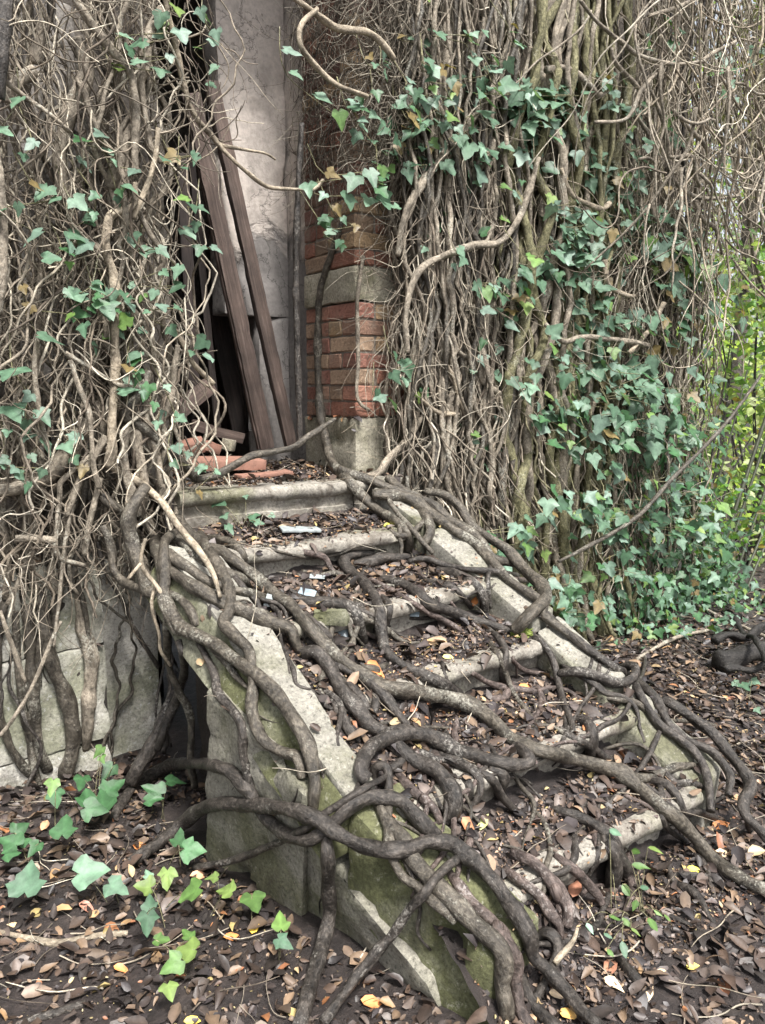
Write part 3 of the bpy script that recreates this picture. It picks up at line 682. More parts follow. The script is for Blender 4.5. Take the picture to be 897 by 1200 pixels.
rt('upright root peg below the long diagonal root', 'A 148,340 152,400 140,455', 4.5)
rt('root slipping behind the coping edge into the heap', 'G 615,395 650,460 690,530 722,565', 5.5)
rt('peeling pinkish root sliding down to the mossy block', 'A 240,688 300,760 370,820 B 350,50 410,110 432,168', [4, 5.5, 5.5, 5], mat='root_red')
rt('humped root in the middle of the heap of roots', 'A 415,615 500,640 570,680 612,740 600,800 568,845', [4.5, 5.5, 5, 4])
rt('root stretching from the heap down to the fifth tread', 'A 595,688 660,720 700,790 740,840 768,865', [5, 5.5, 4.5, 4])
rt('stubby upright root at the near side of the heap', 'A 540,715 562,770 550,815', 5.5)
rt('rounded root knuckle at the right of the heap', 'A 648,682 700,688 712,730 680,795', [5.5, 6, 5])
rt('short grey root stub poking out of the loop', 'A 215,680 275,640', [6, 5], bury=0.3)
rt('small root bent like a hairpin under the loop', 'A 140,720 150,670 190,662 208,705 205,800 B 215,60', 5)
rt('thick root crawling across the sixth tread', 'C 145,508 250,540 320,580 370,630 392,705', [4.5, 6, 6.5, 6])
rt('blackened root plunging off the sixth nosing', 'C 335,612 365,690 352,790', [7, 8, 8])
rt('slim root trailing down to the leaves at lower right', 'C 636,640 680,700 702,760 712,825', 3.5)
rt('arched root leaving the coping over the third tread', 'F 95,388 200,400 300,405 360,440 382,500 397,575', [6, 7, 7, 6.5, 5.5])
rt('thin root tucked beneath the arched root', 'F 130,438 190,490 240,540 272,595', 4)
rt('upper of the parallel roots packed along the coping', 'E 300,310 380,390 450,440 540,490 620,520 645,565', 5.5, mat='root_grey')
rt('middle of the parallel roots packed along the coping', 'E 285,405 380,470 470,530 560,560 650,585 725,607', 6, mat='root_grey')
rt('lowest and longest of the parallel roots packed along the coping', 'E 285,470 370,530 470,590 570,640 680,680 760,712 830,742 842,790 872,845', [7, 7.5, 8, 8, 8, 7, 6], mat='root_grey')
rt('short root curling over the end of the second step', 'E 465,340 540,348 600,388 632,455', [4.5, 5, 5], mat='root_grey')
rt('looped root hanging beside the gap under the stair', 'E 0,285 40,370 50,470 90,530 170,560 245,585', [4, 5, 5.5, 6], mode='wall0.25', mat='root_grey')
rt('thick root curving off the wall onto the head of the coping', 'E 190,110 150,175 112,260 130,350 160,450 205,565', [6, 8, 8.5, 8], mode='wall0.3', lift=0.0, mat='root_grey')
rt('root crossing behind the thick one at the head of the coping', 'E 0,150 50,200 115,243', 6, mode='wall0.2', mat='root_grey')
rt('root with a cut stub clasping the coping', 'E 330,318 282,340 268,420 275,520 265,600 290,680 330,750 356,738', [6, 6.5, 6.5, 6.5, 4.5], lift=0.02, mat='root_grey')
rt('short root hidden between two larger ones on the coping', 'E 295,578 360,620 400,680 412,725', 5, mat='root_grey')
rt('dusty thick root standing against the pale plinth', 'J 150,430 175,570 195,705 250,830 280,930 287,1040 255,1170', [7, 8.5, 9, 8], mat='root_grey')
rt('slanting root on the plinth meeting the dusty thick one', 'J 260,300 240,400 222,500 200,620 160,720 112,800 98,880', 5, mat='root_grey')
rt('shaggy root bundle running down the middle of the plinth', 'J 300,380 315,490 325,590 358,700 350,850 345,960 335,1060', [5, 6, 8, 8.5, 7, 5], mat='stem')
rt('root at the foot of the plinth left of the dusty thick one', 'J 110,500 120,660 128,820 140,940 150,1050 185,1140', 6.5, mat='root_grey')
rt('curving root in the lowest left corner of the plinth', 'J 20,480 -5,640 -10,880 30,1020 70,1100 125,1165', 5, mat='root_grey')
rt('thin root trailing down the left of the plinth', 'J 60,520 70,720 88,905 120,1020 130,1110 152,1205', 4, mat='root_grey')
rt('stout slanting root in the gap between plinth and balustrade', 'J 692,835 640,940 590,1050 540,1130 515,1190', [6, 8, 8, 7], mode='wall0.35', mat='root')
rt('wiry root hanging from the coping into the gap', 'J 650,540 652,640 662,740 700,830 742,920 750,1000 745,1100 762,1205', [4, 4, 4.5, 4, 4], mode='wall0.55', mat='root_grey')
rt('dark root beside the wiry one inside the gap', 'J 702,640 722,740 700,840 655,950 615,1060', 5, mode='wall0.4', mat='root')
rt('fine root straggling down the stained plinth corner', 'J 380,250 420,380 480,480 520,580 620,740', 2.6, mode='wall0.1', mat='root')
rt('fine root down the joint of the plinth', 'J 290,380 320,460 340,560 352,650', 3, mode='wall0.1', mat='root_grey')
rt('heavy root slanting out of the left wall above the plinth', 'M -20,1012 80,1005 160,975 230,920 290,840 350,745 385,670', [8, 9, 10, 10, 8], mode='wall0.12', mat='stem')
rt('half buried root at the head of the bottom right leaf drift', 'D 540,60 590,120 640,200 650,260', [7, 8, 7])
rt('buried root end under the green shoots', 'D 620,620 680,690 740,760', [7, 6.5, 5])

def rx(name, cat, label, s, r, **k): return root(name, cat, label, s, r, **k)
rx('broken_stick', 'stick', 'straight snapped stick leaning on the lower mossy block', 'B 505,325 420,400 350,490 280,570 230,650 150,740 60,850 0,930 -80,1040', [6, 5.5, 5.5, 6.5, 6.5], mat='root', lift=0.05, relax=400, bury=0.2)
rx('dead_branch', 'branch', 'pale barkless dead branch slanting over the roots beside the top steps', 'E 20,15 140,80 250,170 330,280 420,390 480,480 517,598', [4.5, 4.5, 4.5, 4, 3.5, 2.5], mat='pale', lift=0.06, bury=0.2, mode='slopewall')
rx('pale_twig', 'twig', 'snapped whitish twig standing among the bottom roots', 'D 437,478 420,530 370,590 338,632', [2, 3, 3], mat='pale', lift=0.03, bury=0.2)
tw = rx('forked_twig', 'twig', 'pale twig with a fork hanging before the balustrade head', 'E 190,340 170,450 235,545 290,630 300,680', [2.2, 2.4, 2.4, 2], mat='pale', mode='wall0.6', bury=0)
for s in ('E 170,450 140,485 113,518', 'E 235,545 218,600 220,660 250,760 255,830 300,897'):
    P, R = trace(s, [2.2, 1.8], 'wall0.6', bury=0); c = tube_obj('fork', P, R, M['pale'], 8, 0.05); c.parent = tw
rx('fallen_twig', 'twig', 'pale bent stick lying on the leaves at lower left', 'Z -5,1091 30,1099 70,1105 110,1097 150,1094', [3, 3.5, 4, 3.5], mat='pale', bury=0.2)
rx('fallen_twig', 'twig', 'dark twig on the leaves at the bottom left corner', 'Z 20,1200 60,1188 100,1176', [3, 5, 4], mat='root', bury=0.2)

# ---- stems of the left wall
GL = 'ivy stems on the wall left of the doorway'
def ls(label, s, r, off=0.14, mat='stem', name='climbing_vine', **k):
    k.setdefault('bury', 0.5); k.setdefault('relax', 20)
    return root(name, 'vine', label, s, r, mat=mat, mode='wall%g' % off, group=GL, **k)
ls('dark weathered trunk down the extreme left of the picture', 'L 20,-30 18,100 10,220 -5,400', [8, 9, 8, 6], 0.3, 'root')
ls('pale stem down the extreme left below the dark trunk', 'L -10,650 5,800 12,950 M 12,60 12,180 -5,300', [5, 6, 5, 4], 0.26)
ls('tan stem coming off the top left and running straight down', 'L 295,-20 360,80 440,190 520,280 545,380 552,480 545,600 548,690', [4, 5.5, 5, 4.5, 4.5, 4], 0.22)
ls('pale straight stem down the middle of the left wall', 'L 548,740 540,830 450,870 430,950 M 432,50 460,150 470,250 465,400 467,550 455,700 452,850 442,920', [3, 5, 5, 5.5, 5, 5], 0.22, 'pale')
ls('thick grey stem with a strong elbow near the top left', 'L 310,160 350,260 345,330 300,410 270,490 250,560 240,650 250,750 268,850', [7, 9, 9, 8, 7, 6], 0.14)
ls('thick grey stem in the shadow beside the tan stem', 'L 545,490 500,590 470,680 448,760', [8, 9, 7], 0.16)
ls('stem dropping behind the pale straight stem', 'L 460,870 510,1000 M 490,0 545,110', [5, 6, 4], 0.12)
ls('stem below the doorway edge at mid height', 'M 480,330 520,430 560,540', 4.5, 0.14)
ls('bent stem at the top left by the dark trunk', 'L 175,100 150,200 150,260', 5.5, 0.16)
ls('hook shaped thick stem near the dark trunk', 'L 135,290 85,315 50,375 45,420', 7.5, 0.16)
ls('long bare runner dangling across the doorway', 'Z 193,-5 205,50 216,100 228,135 246,156 262,176 285,198 312,218 330,221 352,222 368,222 379,211', [3.5, 3.5, 3.5, 3, 2.5, 2, 1.8], 0.22, 'pale', bury=0)
ls('side shoot of the runner reaching over the doorway', 'Z 258,170 285,175 312,180 323,187', [2, 1.6, 1.3], 0.22, 'pale', bury=0)
ls('jointed root elbow reaching onto the landing edge', 'M 600,535 570,620 512,690 505,725 580,765 660,825 740,910 800,975', [5, 7, 6.5, 6, 6, 5.5, 5.5], 0.2, 'root_grey', bury=0.3)
ls('crooked branch tip rising across the landing', 'V 95,335 160,320 230,280 290,250 360,238 430,222 500,172 578,122', [4.5, 4.5, 4, 4, 4, 3.5, 2], 0.25, 'root_grey', bury=0.3)
ls('drooping stem at the inner edge of the doorway', 'M 720,430 702,560 690,650 660,740 672,830 640,920', [3, 4, 3.5, 3.5], 0.2)
ls('stem tip curling into the dark doorway', 'M 690,335 740,420 780,500 865,588', [2.5, 3, 3, 3], 0.2, 'pale', bury=0)
ls('slanting thin stem at mid left', 'M 265,460 380,530 480,590 560,602', 2.6, 0.24)
ls('thin wavering stem down the lower left wall', 'M 285,490 320,600 360,700 372,830 380,920 402,1010', 3, 0.24)
ls('thin stem leftmost on the lower left wall', 'M 150,390 140,520 150,620 160,700 192,850', 3, 0.22)
ls('slanting bare stem crossing the upper left', 'L 0,310 100,390 200,460 285,535', 2.6, 0.24)
ls('olive stem looping beside the doorway top', 'L 655,40 600,160 590,290 570,330 590,480 610,590 652,660', [7, 6, 4, 3.5, 3], 0.2)
ls('thin pale stem hooking toward the pale straight one', 'L 640,520 632,620 610,710 570,810 538,885', 3, 0.22, 'pale')
for i, (s, r, lab) in enumerate((('M 590,650 600,760 640,880 650,1000 J 640,30 630,100', 4, 'one of the stems bundled below the doorway elbow, nearest the landing'),
    ('M 560,700 560,820 580,940 J 570,60 540,150', 4.5, 'middle stem of the bundle below the doorway elbow'),
    ('M 520,760 500,860 520,980 J 520,60 500,110', 5, 'outer stem of the bundle below the doorway elbow'),
    ('M 430,800 380,880 330,960 J 290,60 260,150', 4, 'stem fanning left from the foot of the pale straight stem'),
    ('M 450,800 340,900 250,980 J 235,60 225,180 225,300 330,345', 3, 'wiry stem making a square bend above the plinth'),
    ('J 390,0 370,100 345,200 332,300', 3.5, 'slim stem dropping straight above the plinth joint'),
    ('J 320,0 280,120 250,300 230,500 210,660', 2.2, 'hair thin stem dangling in front of the plinth'),
    ('J 240,560 200,640 130,810 60,930 0,1010', 2.2, 'slanting thin stem across the pale plinth'),
    ('J 0,520 50,660 100,800', 2.6, 'pale thin stem on the plinth at the left edge'),
    ('J 60,238 130,236 215,242', 4, 'level stem above the plinth at the left'),
    ('M -10,1015 60,1010 110,990', 8, 'cut end of a heavy stem at the left edge'))):
    ls(lab, s, r, 0.2)

# ---- stems of the right wall, traced
GR = 'ivy stems on the wall right of the pier'
def rs(label, s, r, off=0.14, mat='stem', **k):
    k.setdefault('bury', 0.4); k.setdefault('relax', 20)
    return root('climbing_vine', 'vine', label, s, r, mat=mat, mode='wall%g' % off, group=GR, **k)
rs('brown stem running down the inner edge of the brick pier', 'Z 354,145 349,233 347,327 349,420 352,520', [3, 3.5, 3.8, 3.8, 3.5], 0.0, 'root')
rs('thin stem down the bright face of the brick pier', 'Z 426,300 419,355 420,420 419,467 433,481', 2.3, 0.03)
rs('bare branch arching over the head of the pier', 'Z 338,-8 366,13 396,33 431,38 452,55 462,70', [3, 4, 4, 3.5], 0.3, 'pale', bury=0)
rs('twisting pale branch hanging in front of the pier', 'Z 372,10 354,28 352,52 371,78 396,100 431,113', [3, 3, 3.2, 3, 2.5], 0.32, 'pale', bury=0)
rs('tan stem with a kink left of the mid wall leaves', 'N 388,60 370,150 350,280 320,370 302,450', [4, 5, 5.5, 5], 0.16)
rs('pale slanting stem below the mid wall leaves', 'N 520,400 425,532 350,620 290,700 215,810 180,900 160,1035', [3, 4, 4.5, 4.5, 4, 3], 0.2, 'stem')
rs('short slanting stem right of the pale slanting one', 'N 552,555 510,650 445,725', 4.5, 0.18)
rs('whitish branch snaking level across the middle of the wall', 'N 730,640 700,740 665,850 640,900 600,955 560,985 460,995 O 300,88 240,140 212,205 190,330 200,460', [3, 3.5, 4, 4, 4.2, 4, 3.5, 3], 0.24, 'stem')
rs('forked stem low on the middle of the wall', 'O 440,265 480,320 490,380 480,450 475,520', [3, 4, 4, 4], 0.16)
rs('stem joining the forked one from the right', 'O 532,320 510,400 480,475 460,520', 3.6, 0.16)
rs('dark stem slanting right from the fork', 'O 368,405 420,470 490,500 500,570 575,628', 3, 0.2)
rs('slender stem with two elbows low on the wall', 'O 353,508 390,570 410,650 445,740', [2.8, 3, 3], 0.22, 'pale')
rs('pale side shoot meeting the slender stem', 'O 255,648 320,700 405,708', 2.5, 0.22, 'pale')
rs('pale stem curving down to the foot of the pier', 'O 265,705 200,810 120,890 80,950 -5,962', [3, 4, 4.5, 4], 0.14)
rs('thick olive stem at the top of the wall', 'N 762,-20 740,120 730,170 748,265', [6, 6, 5], 0.16, 'stem_olive')
rs('wavy pale stem in front of the upper stems', 'N 852,-20 842,70 815,150 815,280 840,400 862,500 840,600 818,710', 3.6, 0.22, 'stem')
rs('fat mossy stem right of the wavy pale stem', 'N 886,10 880,150 868,280 850,420', [7, 7, 6], 0.14, 'stem_olive')
rs('arched stem crossing the upper stems to the right', 'P 0,285 80,280 170,340 215,395 238,378', [3.5, 4, 4, 3], 0.24)
rs('hook of stem hanging over the lower olive stems', 'P 60,690 100,790 160,830 230,855 258,832', [2.5, 3, 3], 0.26, 'pale')
rs('dark runner through the ivy by the window', 'Q 0,350 70,420 150,400 250,410 350,420 415,437', 3, 0.3)
rs('tan runner curling above the window', 'Q 240,85 250,180 300,220 358,237', 3, 0.28, 'pale')
rs('pale broken twig before the dark window', 'Q 482,262 440,350 400,400 338,468', 2.6, 0.3, 'pale')
rs('long fine shoot between the pier and the olive stems', 'O 690,0 670,120 700,240 720,330 670,440 650,560 570,640', [3, 3, 3.5, 2.5, 2], 0.2)
rs('slanting olive stem above the right curb', 'Q 40,700 O 690,1 I 640,0 660,60 700,140 780,240', 5, 0.15, 'stem_olive') if False else None
rs('olive stem bowing out above the curb', 'I 640,0 665,70 715,150 782,245', [5, 5.5, 5], 0.16, 'stem_olive')
rs('long brown branch slanting through the low ivy up to the right', 'Z 892,440 858,487 830,519 788,561 745,607 688,641 655,658', [1.6, 2, 2.3, 2.6, 2.6, 2.4, 2], 0.5, 'root_grey', bury=0)
GT = 'bare runners looping in the upper right tangle'
for lab, s in (('runner zigzagging from the top down the middle of the tangle', 'P 140,0 210,90 330,190 390,230 520,262 650,250'),
    ('runner dropping in steps to a square bend', 'P 430,370 480,500 500,600 520,730 600,800 690,812 790,800'),
    ('runner kinking down to the square bend', 'P 520,450 580,520 640,580 665,640 650,720 620,762'),
    ('square bend of runner framing a leaf', 'P 512,645 600,640 612,720 630,762'),
    ('long runner falling in front of the window leaves', 'P 370,470 430,580 440,700 435,840 470,940 565,1035'),
    ('runner curving up at the right of the tangle', 'P 640,250 690,212 740,190 792,160'),
    ('runner arching along the very top', 'P 420,65 540,30 620,-15'),
    ('runner bent like an elbow near the olive stems', 'P 270,195 280,250 380,360 412,380'),
    ('pale runner slanting down to the teal leaves', 'P 450,300 390,370 330,485 200,500'),
    ('runner dropping through the lower right of the tangle', 'P 600,800 640,900 690,930 720,1040')):
    root('ivy_runner', 'ivy runner', lab, s, [2.0, 2.6, 2.4, 1.8], mat='stem', mode='wall%g' % rng.uniform(0.25, 0.45), bury=0, relax=20, group=GT, sides=8)
# ------------------------------------------------------------------ climbing vines that cover the walls
def vines(n, x0, x1, z0, z1, r0, r1, y0, y1, k=64, lean=0.12, wig=1.0, flare=0.0):
    x0 = np.broadcast_to(x0, n) if np.ndim(x0) == 0 else np.asarray(x0)
    X = rng.uniform(x0, x1, n)[:, None] if np.ndim(x1) == 0 else np.asarray(x1)[:, None]
    za = np.broadcast_to(np.asarray(z0, float), n); zb = np.broadcast_to(np.asarray(z1, float), n)
    t = np.linspace(0, 1, k)[None]; Z = za[:, None] + (zb - za)[:, None] * t
    dx = np.zeros((n, k)); dy = np.zeros((n, k))
    for wl, am in ((1.6, 0.045), (0.7, 0.026), (0.33, 0.012), (0.16, 0.006), (0.09, 0.003)):
        f = 2 * np.pi / (wl * rng.uniform(0.7, 1.4, (n, 1))); a = am * rng.uniform(0.3, 1.5, (n, 1)) * wig
        dx += a * np.sin(f * Z + rng.uniform(0, 6.28, (n, 1))); dy += 0.6 * a * np.sin(f * Z * 0.9 + rng.uniform(0, 6.28, (n, 1)))
    dx += rng.normal(0, lean, (n, 1)) * (t - 0.5) * (zb - za)[:, None] * 0.5
    Y = -rng.uniform(y0, y1, (n, 1)) + dy
    fl = np.clip((0.55 - (Z - za[:, None])) / 0.55, 0, 1) ** 2
    Y -= flare * fl; dx += 0.8 * flare * fl
    P = np.stack([X + dx, np.minimum(Y, -0.004), Z], -1)
    R = rng.uniform(r0, r1, (n, 1)) * (1.15 - 0.45 * t) * (1 + 0.12 * np.sin(Z * rng.uniform(8, 25, (n, 1)) + rng.uniform(0, 6, (n, 1))))
    return P, R
def curls(n, org, length, r, dirx=0.0, dirz=-1.0, spread=1.1, curl=0.5, k=16, grav=0.0, ydev=0.06):
    """n wiry twigs starting at org (n,3)"""
    ang = np.arctan2(dirz, dirx) + rng.normal(0, spread, (n, 1)); ln = length[:, None] / k
    da = rng.normal(0, curl, (n, k)); da[:, 1:] = 0.55 * da[:, 1:] + 0.45 * da[:, :-1]
    A = ang + np.cumsum(da, axis=1) * 0.62
    vx = np.cos(A); vz = np.sin(A) - grav
    yv = np.cumsum(rng.normal(0, 0.35, (n, k)), axis=1) * 0.3
    P = np.stack([np.cumsum(vx * ln, 1), np.cumsum(yv * ln, 1), np.cumsum(vz * ln, 1)], -1) + org[:, None, :]
    P[..., 1] = np.minimum(P[..., 1], -0.01)
    R = r[:, None] * np.linspace(1.1, 0.45, k)[None]
    return P, R
def smoothP(P, m=1):
    P = P.copy()
    for _ in range(m): P[:, 1:-1] = 0.25 * P[:, :-2] + 0.5 * P[:, 1:-1] + 0.25 * P[:, 2:]
    return P
TAN = np.array([(0.33, 0.28, 0.215), (0.42, 0.37, 0.29), (0.20, 0.165, 0.125), (0.54, 0.485, 0.39), (0.25, 0.212, 0.165), (0.13, 0.105, 0.08)])
OLV = np.array([(0.21, 0.19, 0.12), (0.28, 0.25, 0.16), (0.14, 0.125, 0.075), (0.36, 0.325, 0.23)])
def cols(n, pal, j=0.18): return pal[rng.integers(0, len(pal), n)] * rng.uniform(1 - j, 1 + j, (n, 1))
def stuff(name, parts, mat, label, cat):
    v, f, a = join(parts); return tag(link(name, raw_mesh(name, v, f, a), mat), label, cat, kind='stuff')

# individually countable vines
def vine_set(n, xs, z0, z1, r0, r1, y0, y1, label, group, mats, **k):
    P, R = vines(n, xs[0], xs[1], z0, z1, r0, r1, y0, y1, **k)
    for i in range(n):
        tag(tube_obj('climbing_vine', P[i], R[i], M[mats[i % len(mats)]], 8, 0.07), label, 'vine', group)
vine_set(84, (0.17, 0.88), 0.2, 3.9, 0.005, 0.014, 0.05, 0.22, 'greyish tan vine stem climbing the wall between the brick pier and the olive stems', 'thin vines between the pier and the olive stems', ['stem', 'root_grey', 'stem'], flare=0.12, lean=0.08)
vine_set(58, (0.72, 1.66), -0.02, 4.2, 0.010, 0.027, 0.04, 0.25, 'thick olive green vine stem climbing the wall right of the thin tan stems', 'thick olive vines on the right wall', ['stem_olive', 'stem_olive', 'root_grey', 'stem'], flare=0.08, lean=0.10)
vine_set(34, (1.5, 2.6), -0.02, 4.2, 0.005, 0.012, 0.04, 0.2, 'brown vine stem climbing round the ivy covered window', 'brown vines around the window', ['stem', 'stem_olive', 'root'], lean=0.14)
vine_set(38, (-2.0, -0.96), 0.70, 3.3, 0.005, 0.013, 0.03, 0.2, 'grey brown vine stem hanging in the tangle left of the doorway', 'grey brown vines left of the doorway', ['stem', 'root_grey', 'stem'], lean=0.15, wig=1.3)
vine_set(10, (-1.95, -0.92), 0.0, 1.0, 0.004, 0.009, 0.075, 0.11, 'thin rootlet clinging to the pale plinth', 'rootlets on the pale plinth', ['root_grey', 'root'], lean=0.25, wig=1.2)

parts = []
n = 200; P, R = vines(n, 0.17, 0.95, rng.uniform(0.2, 1.2, n), rng.uniform(1.6, 3.8, n), 0.0022, 0.0055, 0.02, 0.19, lean=0.16, wig=1.5, flare=0.1); parts.append(tubes(P, R, 5, cols(n, TAN)))
n = 70; P, R = vines(n, 0.8, 1.7, rng.uniform(-0.05, 1.2, n), rng.uniform(1.6, 4.2, n), 0.0025, 0.0065, 0.02, 0.2, lean=0.14, wig=1.3, flare=0.1); parts.append(tubes(P, R, 5, cols(n, OLV)))
n = 170; P, R = vines(n, 1.6, 2.7, rng.uniform(-0.05, 1.8, n), rng.uniform(2.0, 4.4, n), 0.002, 0.005, 0.02, 0.26, lean=0.25, wig=1.6); parts.append(tubes(P, R, 5, cols(n, TAN)))
n = 1000; org = np.stack([0.20 + 1.0 * rng.random(n) ** 1.4, -rng.uniform(0.05, 0.24, n), rng.uniform(0.7, 3.6, n)], -1)
P, R = curls(n, org, rng.uniform(0.15, 0.6, n), rng.uniform(0.0012, 0.003, n), spread=1.3, curl=0.55, grav=0.15); parts.append(tubes(smoothP(P), R, 4, cols(n, TAN, 0.25)))
n = 600; org = np.stack([rng.uniform(1.0, 2.65, n), -rng.uniform(0.05, 0.3, n), rng.uniform(0.1, 2.6, n)], -1)
P, R = curls(n, org, rng.uniform(0.15, 0.6, n), rng.uniform(0.0012, 0.0028, n), spread=1.3, curl=0.5, grav=0.1); parts.append(tubes(smoothP(P), R, 4, cols(n, TAN, 0.25)))
stuff('wiry_vine_tangle', parts, M['twig'], 'dense mat of wiry tan vine strands covering the wall right of the doorway', 'vine tangle')

parts = []
n = 150; P, R = vines(n, -2.1, -0.9, rng.uniform(0.62, 1.4, n), rng.uniform(1.7, 3.4, n), 0.0022, 0.0055, 0.02, 0.24, lean=0.22, wig=1.9); parts.append(tubes(P, R, 5, cols(n, TAN)))
n = 1050; z_ = rng.uniform(0.85, 3.2, n); org = np.stack([-0.88 + 0.16 * np.clip((z_ - 1.9) / 0.6, 0, 1) - 1.25 * rng.random(n) ** 1.1, -rng.uniform(0.04, 0.28, n), z_], -1)
P, R = curls(n, org, rng.uniform(0.12, 0.5, n), rng.uniform(0.0013, 0.0034, n), spread=1.5, curl=0.62, grav=0.25, k=18); k_ = P[..., 0].max(1) < np.where(P[..., 2].max(1) > 2.3, -0.60, -0.80) + rng.normal(0, 0.05, n); P, R = P[k_], R[k_]; n = len(P); parts.append(tubes(smoothP(P), R, 4, cols(n, TAN, 0.3)))
n = 230; org = np.stack([-0.95 - 1.1 * rng.random(n), -rng.uniform(0.05, 0.25, n), rng.uniform(0.78, 1.0, n)], -1)
P, R = curls(n, org, rng.uniform(0.08, 0.36, n), rng.uniform(0.001, 0.0022, n), spread=0.7, curl=0.5, grav=0.3, k=18); parts.append(tubes(smoothP(P), R, 4, cols(n, TAN, 0.3)))
stuff('wiry_vine_tangle', parts, M['twig'], 'dense mat of wiry brown vine strands covering the wall left of the doorway', 'vine tangle')

parts = []       # the thatch hanging over the head of the pier
n = 1150; org = np.stack([rng.uniform(-0.04, 0.34, n), -rng.uniform(0.0, 0.2, n), rng.uniform(2.36, 3.4, n)], -1)
P, R = curls(n, org, rng.uniform(0.10, 0.38, n), rng.uniform(0.001, 0.0024, n), spread=1.1, curl=0.6, grav=0.3, k=18); P[..., 1] = np.minimum(P[..., 1], -0.02)
parts.append(tubes(smoothP(P), R, 4, cols(n, TAN * 0.62, 0.3)))
n = 45; org = np.stack([rng.uniform(0.0, 0.25, n), -rng.uniform(0.02, 0.1, n), rng.uniform(1.5, 2.4, n)], -1)
P, R = curls(n, org, rng.uniform(0.1, 0.4, n), rng.uniform(0.001, 0.002, n), spread=0.8, curl=0.45, grav=0.2, k=16); parts.append(tubes(smoothP(P), R, 4, cols(n, TAN, 0.3)))
n = 400; og = np.stack([rng.uniform(-0.02, 0.42, n), np.zeros(n), rng.uniform(2.36, 3.35, n)], -1)
P, R = curls(n, og, rng.uniform(0.10, 0.36, n), rng.uniform(0.001, 0.0024, n), spread=1.0, curl=0.6, grav=0.3, k=18); P = np.stack([np.minimum(-0.012 - np.abs(P[..., 1] * 2 + rng.uniform(0, 0.1, (n, 1))), -0.012), np.clip(P[..., 0], -0.1, 0.41), P[..., 2]], -1)
parts.append(tubes(smoothP(P), R, 4, cols(n, TAN * 0.55, 0.3)))
stuff('hanging_thatch', parts, M['twig'], 'brown thatch of dry rootlets hanging over the head of the brick pier', 'dry vines')

parts = []       # dry curtain in the upper right
n = 200; x_ = rng.uniform(1.3, 3.9, n); org = np.stack([x_, -rng.uniform(0.05, 0.75, n), rng.uniform(2.0, 4.5, n) + np.clip((x_ - 2.3) * 0.9, 0, 0.9)], -1)
P, R = curls(n, org, rng.uniform(0.5, 1.3, n), rng.uniform(0.0025, 0.006, n), dirx=0.35, spread=1.25, curl=0.36, grav=0.06, k=30); parts.append(tubes(smoothP(P, 2), R, 5, cols(n, TAN * 1.15, 0.3)))
n = 560; x_ = rng.uniform(1.5, 3.4, n); org = np.stack([x_, -rng.uniform(0.0, 0.6, n), rng.uniform(2.1, 4.5, n) + np.clip((x_ - 2.3) * 0.9, 0, 0.9)], -1)
P, R = curls(n, org, rng.uniform(0.2, 0.7, n), rng.uniform(0.0014, 0.0032, n), spread=1.7, curl=0.55, grav=0.08, k=20); parts.append(tubes(smoothP(P), R, 4, cols(n, TAN, 0.3)))
n = 60; P, R = vines(n, 2.5, 4.0, rng.uniform(2.7, 3.5, n), 4.8, 0.003, 0.009, -0.25, 0.5, lean=0.22, wig=1.6); P[..., 1] += rng.uniform(-0.2, 0.5, (n, 1)); parts.append(tubes(P, R, 5, cols(n, OLV)))
for i in range(54):
    og = np.array([[rng.uniform(1.2, 2.6), -rng.uniform(0.25, 0.8), rng.uniform(2.2, 3.9)]])
    p_, r_ = curls(1, og, np.array([rng.uniform(0.6, 1.5)]), np.array([rng.uniform(0.004, 0.0085)]), dirx=rng.choice([-0.5, 0.6]), spread=0.9, curl=0.34, grav=0.05, k=30)
    tag(tube_obj('ivy_runner', smoothP(p_, 2)[0], r_[0], M[('stem', 'pale', 'stem')[i % 3]], 8, 0.06), 'bare pale runner arching through the dry curtain at the upper right', 'ivy runner', 'bare runners in the upper right curtain')
stuff('dry_vine_curtain', parts, M['twig'], 'loose curtain of bare dry vines hanging at the upper right', 'dry vines')

# ------------------------------------------------------------------ ivy leaves
_h = [(0.0, -0.02), (0.17, -0.20), (0.34, -0.14), (0.52, 0.08), (0.60, 0.26), (0.40, 0.36), (0.30, 0.52), (0.20, 0.78), (0.0, 1.05)]
_out = _h + [(-x, y) for x, y in _h[-2:0:-1]]
IV = np.array([(0, 0.06)] + _out, float)
IVT = np.array([(0, 1 + i, 1 + (i + 1) % len(_out)) for i in range(len(_out))])
IVVEIN = np.zeros(len(IV)); IVVEIN[[0, 1 + 8]] = 1; IVVEIN[1 + 4] = 1; IVVEIN[-4] = 1
_b = [(0.0, 0.0), (0.20, 0.16), (0.27, 0.42), (0.19, 0.72), (0.0, 1.0), (-0.19, 0.72), (-0.27, 0.42), (-0.20, 0.16)]
BV_ = np.array([(0, 0.45)] + _b); BVT = np.array([(0, 1 + i, 1 + (i + 1) % 8) for i in range(8)]); BVVEIN = np.zeros(9); BVVEIN[[0, 1, 5]] = 1
